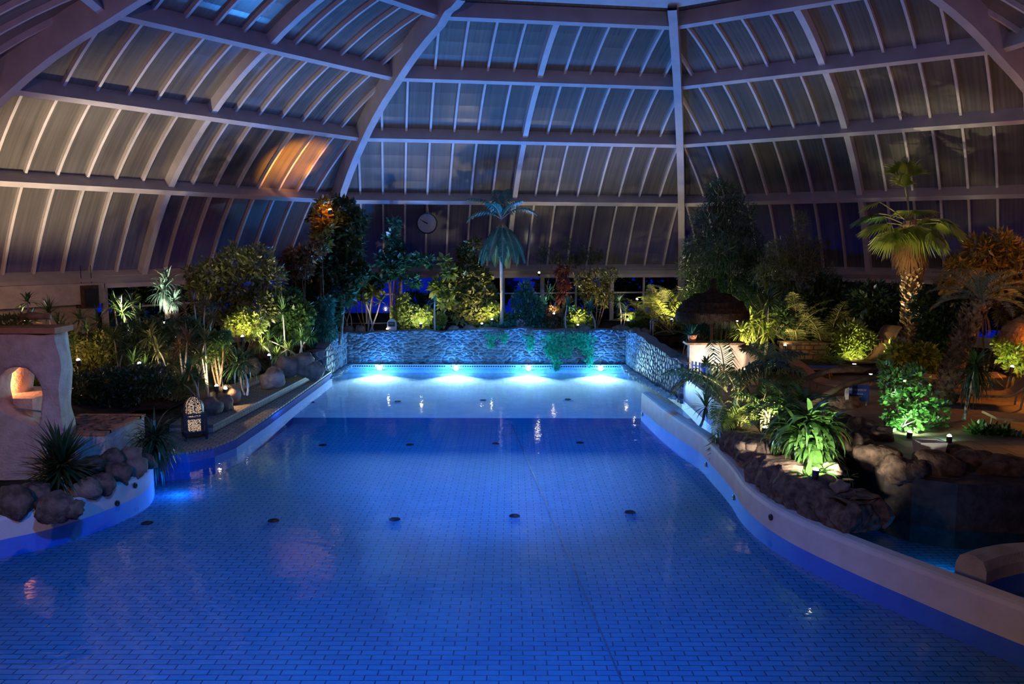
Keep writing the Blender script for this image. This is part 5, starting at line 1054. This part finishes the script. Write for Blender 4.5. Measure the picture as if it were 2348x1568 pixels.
# trees outside beyond the glass
for u, y, bl, lb in ((1105, 43, [(1080, 640, 40), (1130, 660, 40), (1040, 690, 30)], 'dark tree outside the end windows behind the conical bush'), (1330, 42, [(1290, 650, 60), (1370, 640, 60), (1440, 650, 60), (1500, 650, 50), (1250, 690, 40), (1330, 700, 50), (1430, 700, 50)], 'dark hedge outside the end windows behind the red shrub'),
        (330, 38, [(300, 680, 40), (390, 680, 50), (450, 690, 40)], 'dark tree outside the windows near the wall speaker'),
        (1640, 42, [(1580, 640, 60), (1660, 640, 60), (1740, 650, 60), (1600, 700, 50), (1700, 700, 50)], 'dark hedge outside behind the thatched parasol'), (1900, 38, [(1820, 640, 66), (1900, 640, 66), (1980, 650, 66), (1860, 710, 60), (1950, 710, 60)], 'dark hedge outside left of the fan palm'), (2160, 34, [(2080, 650, 66), (2160, 650, 66), (2240, 650, 66), (2120, 710, 60), (2210, 710, 60), (2300, 660, 60), (2380, 660, 60)], 'dark hedge outside right of the fan palm')):
    bush(lb, u, y, bl, 1900, .30, 'dark', .6, 'outdoor_tree', 'tree', .52, 3, fill=.2)
# ------------------------------------------------------------------ lights
def light(name, kind, loc, col, power, rad=.05, aim=None, angle=100, blend=.6, size=None, parent=None):
    l = bpy.data.lights.new(name, kind); l.color = col; l.energy = power
    if kind in ('POINT', 'SPOT'): l.shadow_soft_size = rad
    if kind == 'SPOT': l.spot_size = math.radians(angle); l.spot_blend = blend
    if kind == 'AREA': l.shape = 'DISK'; l.size = size or .2
    o = bpy.data.objects.new(name, l); COL.objects.link(o); o.location = tuple(float(c) for c in loc)
    if aim is not None: o.rotation_euler = (Vector(tuple(float(c) for c in aim)) - o.location).to_track_quat('-Z', 'Y').to_euler()
    return o
WARM, WHITE, GREEN, ORANGE, AMBER, BLUE, CYAN = (1, .78, .45), (1, .9, .72), (.75, 1, .45), (1, .27, .03), (1, .6, .2), (.012, .13, 1.0), (.3, 1, .75)
M['lampw'] = emat('warm_lamp_lens', (1, .9, .7), 45); M['lampo'] = emat('orange_lamp_lens', (1, .36, .08), 25)
def garden_spot(label, u, v, y, zg, tgt, power, col=WHITE, angle=110, lens='lampw', r=.05, face=-1, yoff=0., name='garden_spotlight'):
    """ground spike lamp: body, bezel, lens, spike; aimed at tgt (u,v,y)"""
    p = aty(u, v, y); p[2] = max(p[2], (zg if zg < 90 else -9)+.07); a = aty(*tgt); t = thing(name, label, 'spotlight', p)
    d = unit(a - p); q = Vector(tuple(unit(d*.35 + np.array([0, -.25, 1.])))).to_track_quat('Z', 'Y'); R = np.array(q.to_matrix()).T
    def ob(mb, nm, mt, par=t): mb.v = [V @ R for V in mb.v]; return mb.build(nm, mt, par)
    b = ob(MB().lathe([(.001, -.10), (r*.8, -.10), (r, -.06), (r, .03), (r*.9, .035)], 14), 'body', M['black']); ob(MB().lathe([(r*.86, .03), (r*.8, .055), (r*.5, .08), (.001, .088)], 14), 'lens', M[lens]); ob(MB().lathe([(r*.88, .03), (r*1.08, .03), (r*1.08, .045), (r*.9, .045)], 14), 'bezel', M['metal'])
    if p[2] > zg: MB().tube([(0, 0, -.06), (0, 0, zg-p[2]-.1)], .012, 5).build('spike', M['black'], t)
    lo = light(name + '_light', 'SPOT', p + d*.06 + np.array([0, 0, .10]), col, power, .04, aim=a, angle=angle, blend=.7); return t
LAMPS = [
 ('lamp beside the green tuft shining across the stone steps', 516, 893, 20.6, .6, (600, 950, 20.2), 34, (1, .6, .28), 150),
 ('lamp behind the grotto roof washing the lower glazing', 60, 742, 20.2, .7, (90, 330, 24.5), 1500, (1, .76, .5), 68),
 ('added unseen lamp behind the ochre bench wall', 1800, 795, 26.6, .6, (1810, 650, 28.2), 170, WARM, 130),  # fill lamp added out of sight to brighten the palms here
 ('added unseen lamp between the dim palms behind the parasol', 1690, 740, 28.0, .8, (1690, 560, 31), 90, (.8, 1, .6), 120),  # another added fill lamp, out of sight among the palms
 ('narrow beam lamp on the sun terrace aimed at the fan palm crown', 1996, 862, 22.6, .75, (2088, 525, 25.8), 1150, (1, .85, .5), 32),
 ('twin warm bank lamp near the dim green shrub', 180, 830, 19.6, .74, (215, 640, 23), 45, (1, .7, .25), 120),
 ('lamp at the rocks behind the lantern', 497, 889, 20.0, .6, (500, 740, 22.5), 130, WARM, 110),
 ('bank lamp under the glossy yellow lit shrub', 556, 775, 23.6, .85, (560, 620, 26), 130, WARM, 110),
 ('bank lamp in the yellow grassy tuft', 617, 818, 24.0, .85, (660, 660, 26), 240, WHITE, 110),
 ('low lamp shining up into the white lit yucca', 378, 745, 22.6, .75, (383, 640, 23.4), 260, WHITE, 100),
 ('low lamp behind the bronze spiky plants', 292, 762, 21.8, .75, (290, 380, 24.5), 1000, (1, .76, .5), 74),
 ('hidden bank lamp before the dark thicket', 320, 838, 19.2, .72, (370, 740, 22), 50, WARM, 120),
 ('wall top lamp lighting the plaque stone', 888, 759, 30.72, 1.2, (905, 640, 32.5), 190, WHITE, 120),
 ('wall top lamp inside the bright low hedge', 965, 745, 30.9, 1.2, (955, 690, 32.2), 150, WHITE, 130),
 ('wall top lamp at the foot of the conical bush', 1105, 745, 31.2, 1.2, (1080, 620, 33.), 180, WARM, 120),
 ('wall top lamp behind the slim palm trunk', 1128, 735, 31.5, 1.2, (1125, 620, 33), 90, WARM, 120),
 ('wall top lamp by the brown lit shrub', 1270, 722, 31.4, 1.2, (1272, 620, 33.), 120, WARM, 120),
 ('wall top lamp behind the two teal rosettes', 1325, 748, 31.6, 1.2, (1325, 650, 33), 130, WARM, 120),
 ('small lamp at the rounded bright shrub', 1440, 738, 31.2, 1.2, (1450, 600, 34.5), 110, WARM, 120),
 ('higher white lamp left of the lit cycad', 1460, 689, 31.8, 1.2, (1500, 660, 33), 60, WHITE, 120),
 ('lamp at the base of the lit feathery cycad', 1540, 735, 30.6, 1.2, (1540, 660, 32), 210, WARM, 120),
 ('lamp in the corner behind the arching pale palm', 1590, 715, 31.2, 1., (1610, 480, 34), 120, WHITE, 110),
 ('bright lamp on the bar shelf below the counter', 1643, 846, 23.0, .9, (1640, 800, 23.85), 70, WHITE, 150),
 ('lamp lighting the broad strap leaves right of the parasol', 1712, 800, 25.0, .6, (1730, 730, 26), 200, WARM, 120),
 ('small pinkish lamp on the bar terrace', 1706, 852, 22.0, .65, (1700, 800, 23), 15, WARM, 120),
 ('low lamp at the foot of the thin island palm stems', 1752, 1008, 15.6, .9, (1750, 900, 16.4), 560, WHITE, 120),
 ('brightest lamp at the near corner of the island planter', 1870, 1084, 12.3, .9, (1860, 985, 13.7), 430, WHITE, 120),
 ('lamp under the bright yellow shrub on the sun terrace', 1958, 838, 25.2, .6, (1955, 760, 26.1), 150, (1, .88, .4), 120),
 ('lamp at the foot of the tall fan palm', 2093, 838, 25.0, .75, (2088, 560, 26.), 480, WARM, 38),
 ('lamp under the white branched fig shrub', 2085, 1005, 15.75, .78, (2085, 930, 16.8), 130, (.6, 1, .6), 130),
 ('lamp behind the climber leaves below the orange parasol', 2320, 845, 20.8, .78, (2325, 790, 21.6), 60, (.9, 1, .4), 130),
 ('small floor lamp in the corner behind the edge rocks', 2175, 1030, 15.4, .78, (2150, 1000, 15.9), 10, CYAN, 150),
]
for L in LAMPS: garden_spot(*L[:6], L[6]*(1.35 if 60 < L[6] < 350 else 1), L[7], angle=L[8])
garden_spot('orange lamp high on the corner rib above the tall tree', 757, 484, 28.2, 99, (738, 530, 28.7), 260, ORANGE, 160, 'lampo', .07, name='rib_spotlight')
garden_spot('added second orange lamp on the corner rib throwing light on the glazing', 748, 494, 28.9, 99, (640, 330, 31), 1500, (1, .36, .06), 66, 'lampo', .05, name='rib_spotlight')  # extra lamp added to throw the orange glow on the glazing
garden_spot('small white spotlight under the eave beside the second window post', 1236, 627, 34.6, 99, (1240, 760, 31), 60, WHITE, 120, name='eave_spotlight')
garden_spot('small outdoor lamp glimpsed in the blue dusk beyond the windows', 957, 650, 40, .5, (957, 700, 38), 10, WHITE, 120, name='outdoor_spotlight')
# underwater lamps under the back wall
for u in (870, 1046, 1212, 1377):
    x = aty(u, 852, 30.2)[0]; light('pool_lamp_light', 'POINT', (x, 29.95, -.10), (.06, .38, 1), 150, .07); light('pool_lamp_light', 'POINT', (x, 30.16, -.07), (.8, .85, 1), 110, .05); light('pool_beam_light', 'SPOT', (x, 30.0, -.09), (1, .80, .74), 4600, .1, aim=(x*.72-.25, 22.5, -.30), angle=105, blend=1)
p = onz(1590, 975, -.12); light('submerged_light', 'POINT', p, (.01, .22, 1), 9, .15)  # added blue fill for the water behind the divider
# grotto glow and sun terrace heat lamps
light('grotto_light', 'POINT', aty(-30, 880, 15.1), (1, .36, .14), 95, .12)
light('terrace_heat_light', 'POINT', aty(2420, 780, 19.5), (1, .32, .03), 170, .15)
light('terrace_amber_light', 'POINT', aty(2500, 480, 22.5), (1, .5, .12), 120, .2)
light('left_amber_light', 'POINT', aty(-150, 690, 20), (1, .52, .28), 170, .15)
# spots for the pool's upward blue glow, unseen overhead fill added for its floor
for u in (870, 1046, 1212, 1377): x = aty(u, 852, 30)[0]; light('pool_uplight', 'SPOT', (x, 29.4, -.12), (.03, .30, 1), 1000, .12, aim=(x*.8-.3, 28.0, 11), angle=125, blend=.8)
for x, y, q, px in ((-5.2, 20.5, (-9.5, 26, 10), 330), (-4.6, 14.5, (-8.5, 21, 11), 170), (3.6, 22.5, (10, 29, 10), 130)): light('pool_uplight', 'SPOT', (x, y, -.12), (.30, .38, 1), px, .15, aim=q, angle=105, blend=.8)
light('overhead_fill_light', 'SPOT', (0, 1.5, 9.5), (.004, .28, 1), 42000, .3, aim=(-.5, 20.6, 0), angle=33, blend=1)
light('overhead_fill_light', 'SPOT', (0, 1.5, 9.5), (.01, .22, 1), 7800, .3, aim=(-1.6, 10.2, 0), angle=66, blend=1)
# submerged blue lamps in the side walls
p = onz(352, 1112, -.12); light('submerged_light', 'POINT', (p[0]+.45, p[1]+.1, -.14), (.02, .22, 1), 22, .2)
for x, y, z, pw in ((-6.0, 2.5, 5.6, 760), (5.5, -1.5, 6.3, 170)): light('warm_fill_light', 'POINT', (x, y, z), (1, .54, .32), pw, .25)  # unseen warm fill added out of view for the foreground
p = onz(2150, 1290, -.1); light('channel_light', 'POINT', p, (.02, .4, .9), 14, .1)
